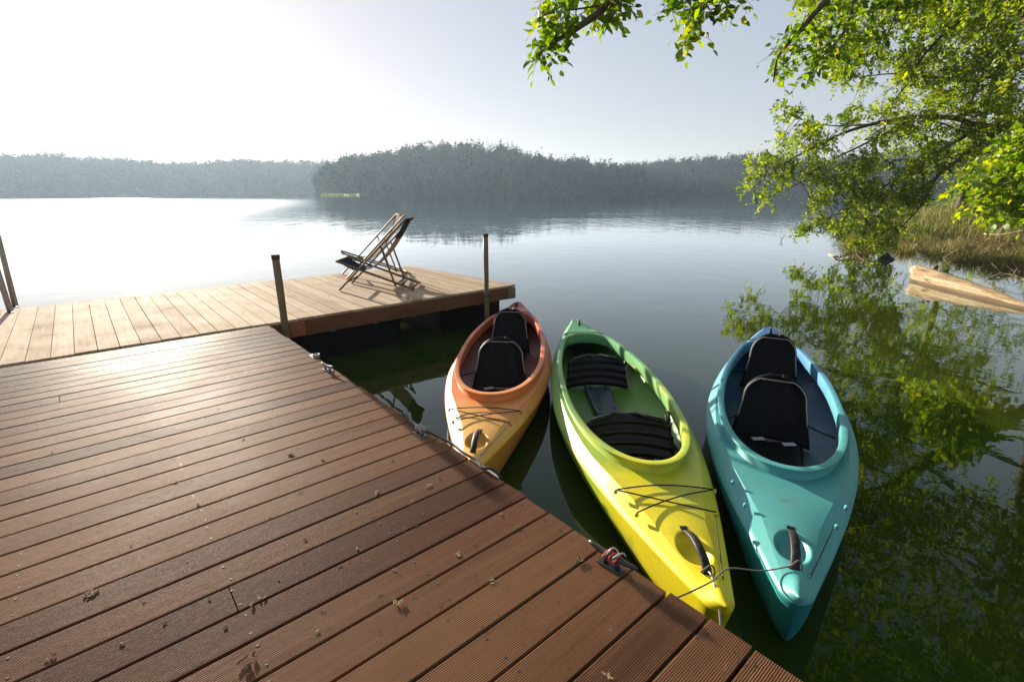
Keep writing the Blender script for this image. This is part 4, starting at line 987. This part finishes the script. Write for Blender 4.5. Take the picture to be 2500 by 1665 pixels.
for poly, n, d0, d1, th in [
 ([(1225, 30), (1300, -20), (1460, -20), (1440, 20), (1380, 25), (1340, 30), (1290, 45), (1240, 60)], 34, 3.8, 4.3, -.9),
 ([(1215, 128), (1235, 100), (1290, 50), (1330, 40), (1330, 75), (1290, 95), (1255, 140), (1228, 152)], 24, 3.8, 4.1, -.9),
 ([(1345, 15), (1395, 10), (1420, 40), (1405, 62), (1375, 60)], 16, 4.0, 4.3, -.9),
 ([(1510, 40), (1560, -20), (1720, -20), (1700, 10), (1640, 30), (1590, 40), (1540, 45)], 32, 4.2, 4.8, -.9),
 ([(1555, 105), (1570, 60), (1590, 20), (1625, 25), (1615, 75), (1580, 112)], 18, 4.3, 4.6, -.9),
 ([(1760, 130), (1790, 80), (1850, 50), (1960, 60), (2010, 100), (1960, 140), (1900, 150), (1860, 190), (1800, 200), (1775, 175)], 75, 5.6, 6.4, -.35),
 ([(1300, -60), (1750, -60), (1800, -330), (1300, -330)], 110, 4.0, 5.2, -.5), ([(1780, -40), (2250, -40), (2300, -300), (1800, -300)], 130, 5.6, 7.0, -.4),
 ([(1800, -20), (2200, -20), (2120, 40), (2040, 90), (1960, 80), (1860, 60)], 70, 5.8, 6.8, -.35),
]: T0.sprays(region_centers(poly, n, d0, d1, T0.rg, th, .03), .22, 7, .082, spread=.5, gather=.5, droop=.6)
rg = T0.rg
for (c, rd, n) in (((8.0, 1.0, 9.4), (3.2, 3.2, 2.2), 420), ((5.6, 3.2, 7.8), (2.0, 2.0, .8), 100), ((9.8, 3.6, 8.4), (3.2, 3.0, 2.8), 420), ((8.0, 7.7, 9.2), (3.3, 3.2, 3.4), 1500)):
    u = rg.normal(size=(n, 3)); u /= np.linalg.norm(u, axis=1)[:, None]; T0.sprays(list(np.array(c)+u*rg.uniform(.3, 1, (n, 1))*np.array(rd)), .5, 10, .15, spread=.8, gather=.9)
T0.finish(M['leafb'], fine=True, wr=.52, twr=.0022)

# --- bright large-leaved bush at the right edge
bb = Tree('hanging_bush', (13.6, 8.6, .3), 'sunlit yellow green large leaved bush hanging in at the right edge', seed=51); bb.e['category'] = 'bush'
hubb = np.array((13.0, 8.8, 3.0)); bb.limb([(13.6, 8.6, .1), (13.4, 8.7, 1.5), hubb], .07, .05, 8)
for l in ([hubb, at(2400, 400, 12.5), at(2330, 420, 11.5), at(2250, 455, 11), at(2210, 485, 10.8)], [hubb, at(2420, 440, 12), at(2354, 470, 11.4), at(2290, 485, 11.0)], [hubb, at(2420, 330, 13), at(2354, 370, 12.2), at(2270, 400, 11.8)]): bb.limb(l, .03, .006, 6)
for poly, n, d0, d1, th in [([(2205, 490), (2230, 450), (2260, 410), (2300, 390), (2440, 370), (2440, 490), (2354, 500), (2290, 490), (2250, 495)], 190, 10.4, 12.4, -.3), ([(2180, 440), (2230, 380), (2354, 300), (2440, 280), (2440, 380), (2280, 400), (2230, 440)], 170, 12.0, 14.0, -.25)]:
    bb.sprays(region_centers(poly, n, d0, d1, bb.rg, th), .42, 9, .135, spread=.6, gather=1.2)
bb.finish(M['leafb'], fine=True, wr=.62, twr=.004)

# ================================================================== SHORE VEGETATION
BR = [(1900, 562), (2000, 540), (2130, 515), (2380, 505), (2400, 640), (2280, 618), (2150, 592), (2050, 582), (1960, 592)]
rg = np.random.default_rng(61)
def scatter_shore(n, t0, t1, o0, o1, z=None):
    P = []
    for _ in range(n):
        s = shore_pt(rg.uniform(t0, t1)); o = rg.uniform(o0, o1); zz = bank_z(o)-.05 if o > 0 else -.05; P.append((s[0]+o*.97, s[1]-o*.22, zz))
    return np.array(P)
def stuff_blades(name, label, P, h, w, m, lean=.25):
    V, Ft = blades(P, h, w, rg, lean); return tag(fastmesh(name, V, Ft, 3, np.repeat(rg.random(len(P)), 5), M[m]), label, 'reeds', kind='stuff')
stuff_blades('reeds', 'straw coloured reeds and sedge along the right bank', np.concatenate([scatter_shore(5200, 4.5, 11, -.6, 5), scatter_shore(1500, 2, 5, 0, 5)]), 1.0, .017, 'reed', .35)
stuff_blades('green_sedge', 'green sedge and grass growing on the right bank', np.concatenate([scatter_shore(7000, 3, 11, .5, 9), scatter_shore(800, 6, 8.4, -1.2, .5)]), .75, .022, 'reedg', .4)
P = []
while len(P) < 6500:
    x, y = rg.uniform(1930, 2420), rg.uniform(500, 640)
    if in_poly(x, y, BR) and mn.noise(Vector((x*.02, y*.05, 0))) > -.1: P.append(on(x, y, 0)-np.array([0, 0, .05]))
stuff_blades('water_sedge', 'sparse sedge and grass tufts standing in the shallows among dead twigs', np.array(P), .42, .012, 'reed', .6)
# low leafy ground cover
C = scatter_shore(420, 3, 10.5, 1.2, 11)
gc = Tree('shrub', (19.5, 18.0, .5), 'low green shrubs crowding the right bank under the trees', seed=62); gc.e['category'] = 'shrub'; gc.e['kind'] = 'stuff'
gc.pts.append(C+np.array([0, 0, .2])); gc.sprays(list(C+np.array([0, 0, .5])+rg.normal(size=C.shape)*np.array([.3, .3, .35])), .6, 16, .11, droop=-.4, spread=.8); gc.sprays(list(C+np.array([0, 0, 1.0])+rg.normal(size=C.shape)*np.array([.5, .5, .5])), .6, 14, .11, droop=-.3, spread=.9); gc.finish(M['leaf'], wr=.6, twigs=False)
# tangled dead brush at the waterline
rg = np.random.default_rng(71)
b = MB()
for _ in range(1500):
    s = shore_pt(rg.uniform(4.6, 8.6)); o = rg.uniform(-1.8, 1.6); p = np.array([s[0]+o*.97, s[1]-o*.22, rg.uniform(-.02, .35)*(1 if o > -.8 else .35)]); ph = rg.uniform(0, 6.28); l = rg.uniform(.2, .9)
    d = np.array([math.cos(ph), math.sin(ph), rg.normal()*.35])*l; q = p+d; q[2] = max(q[2], -.03)
    b.tube([p, (p+q)/2+rg.normal(size=3)*.05, q], [.010, .007, .003], 4)
for _ in range(5200):
    x, y = rg.uniform(1900, 2400), rg.uniform(505, 640)
    if not in_poly(x, y, BR) or rg.random() > .25+.75*(x-1900)/450: continue
    p = on(x, y, rg.uniform(-.01, .05)); ph = rg.uniform(0, 6.28); l = rg.uniform(.12, .55)
    d = np.array([math.cos(ph), math.sin(ph), abs(rg.normal())*.5])*l; q = p+d
    b.tube([p, (p+q)/2+rg.normal(size=3)*.03, q], [.007, .005, .002], 3)
tag(b.build('dead_brush', M['twig']), 'tangle of dead brown twigs along the right waterline', 'brushwood', kind='stuff')
# bleached fallen branches
def dead_branch(label, pts, r, forks, m='drytwig'):
    e = empty('fallen_branch', tuple(pts[0]), label, 'branch', 'fallen branches at the right waterline'); b = MB(); p0 = np.array(pts[0])
    P = np.array(pts); b.tube(P-p0, np.linspace(r, r*.35, len(P)), 7)
    for i, v in forks: b.tube([P[i]-p0, P[i]-p0+np.array(v)*.5+np.array([0, 0, .02]), P[i]-p0+np.array(v)], [r*.5, r*.35, r*.12], 5)
    b.build('limb', M[m], e, smooth=True); return e
dead_branch('forked pale branch lying in the water left of the black rock', [on(1905, 585, .0), on(1930, 592, .05), on(1960, 580, .12), on(1985, 600, .03)], .035, [(1, (-.3, -.5, .25)), (2, (-.5, .2, .3)), (2, (.4, -.3, .2))])
dead_branch('long bleached branch lying on the bank at the right edge', [at(2262, 538, 21.5), at(2300, 540, 21.2), at(2354, 530, 21), at(2450, 525, 20.5)], .022, [(1, (.5, -.3, .3)), (2, (-.6, .2, .35))])
dead_branch('pale stick lying across the water above the driftwood log', [on(2190, 600, .03), on(2270, 598, .06), on(2354, 600, .05), on(2420, 590, .1)], .03, [(1, (.3, .3, .25)), (2, (.2, -.4, .2))])
dead_branch('small pale forked stick standing out of the water at the right edge', [on(2270, 642, .0), on(2300, 628, .08), on(2330, 632, .03), on(2375, 650, .0)], .022, [(1, (-.1, .2, .22)), (2, (.15, .1, .18))])
dead_branch('thin pale stick in the shallows right of the black rock', [on(2105, 576, .02), on(2140, 579, .03), on(2165, 577, .02)], .025, [(1, (.2, .1, .1))], 'cap' if False else 'twig')
for i, (x, y, hgt) in enumerate(((1797, 555, .22), (1828, 550, .2), (1700, 522, .25))):
    p = on(x, y, 0); b = MB(); b.tube([p+np.array([-.05, 0, -.1]), p+np.array([0, 0, hgt*.5]), p+np.array([.09, 0, hgt])], [.02, .015, .006], 5); b.tube([p+np.array([0, 0, hgt*.5]), p+np.array([-.12, 0, hgt*.8])], [.012, .004], 5)
    tag(b.build('stick', M['twig']), ('dark stick poking out of open water left of the overhanging leaves', 'bent dark stick poking out of the water below the lowest leaf spray', 'thin distant stick poking out of the lake before the far shore')[i], 'stick', 'sticks in open water')
# driftwood log
l0, l1 = on(2112, 645, 0), on(2400, 722, 0); e = empty('driftwood_log', (l0[0], l0[1], 0), 'thick bleached driftwood log floating in the water at right', 'log')
ax = (l1-l0); LL = np.linalg.norm(ax); ax /= LL; sd = np.array([-ax[1], ax[0], 0]); P = []
for i in range(34):
    f = i/33; s = f*(LL+.25)-.02; rr = .31*(1-.93*f**1.25)*(1-.18*math.exp(-f*40)); cz = .075-.075*f; row = []
    for j in range(24):
        a = 2*math.pi*j/24; q = rr*(1+.12*math.sin(3*a+1.3+2*f)+.06*math.sin(7*a+f*5)-.05*abs(math.sin(5.5*a+1))**6+.16*mn.noise(Vector((f*5, math.cos(a)*2, math.sin(a)*2))))
        row.append(ax*s+sd*math.cos(a)*q+Zv*(cz+math.sin(a)*q*.95)+ax*(.09*math.sin(2*a+.6)+.05*math.sin(5*a))*math.exp(-f*14))
    row.append(row[0]); P.append(row)
b = MB(); b.grid(P); cap0 = np.mean(P[0], axis=0); n0 = b.n; b.add([cap0+ax*.04]+P[0][:24], [(0, 1+(j+1) % 24, 1+j) for j in range(24)]); b.build('trunk', M['log'], e, smooth=True)
b = MB(); s = P[4][6]; b.tube([s-Zv*.03, s+Zv*.06+sd*.03, s+Zv*.09+sd*.05], [.06, .05, .03], 8); b.build('branch_stub', M['twig'], e, smooth=True)
# black rock
p = on(2040, 597, 0); b = MB(); V = []; n = 11
for i in range(9):
    th = math.pi*i/16; 
    for j in range(n):
        a = 2*math.pi*j/n; k = 1+.22*mn.noise(Vector((math.cos(a)*1.7, math.sin(a)*1.7, i*.4)))
        q = 1-i/8.6; V.append((.30*math.cos(a)*q*k-.02*i*.4, .20*math.sin(a)*q*k, .21*(i/8)*k-.02))
Fc = [(i*n+j, i*n+(j+1) % n, (i+1)*n+(j+1) % n, (i+1)*n+j) for i in range(8) for j in range(n)]+[tuple(8*n+j for j in range(n))]
b.add(V, Fc); tag(b.build('rock', M['rock'], loc=tuple(p)), 'small pointed black rock sticking out of the water left of the log', 'rock')

# ================================================================== HAZE
vm = bpy.data.materials.new('morning_haze'); vm.use_nodes = True; nt = vm.node_tree; nt.nodes.clear()
pv = nt.nodes.new('ShaderNodeVolumePrincipled'); pv.inputs['Color'].default_value = (.62, .80, 1.0, 1); pv.inputs['Density'].default_value = .00037; pv.inputs['Anisotropy'].default_value = .35
oo = nt.nodes.new('ShaderNodeOutputMaterial'); nt.links.new(pv.outputs[0], oo.inputs['Volume'])
b = MB(); b.box((0, 400, 29), (1100, 0, 0), (0, 700, 0), (0, 0, 31)); hz = b.build('haze', vm); tag(hz, 'thin bright morning haze over the lake', 'haze', kind='stuff')
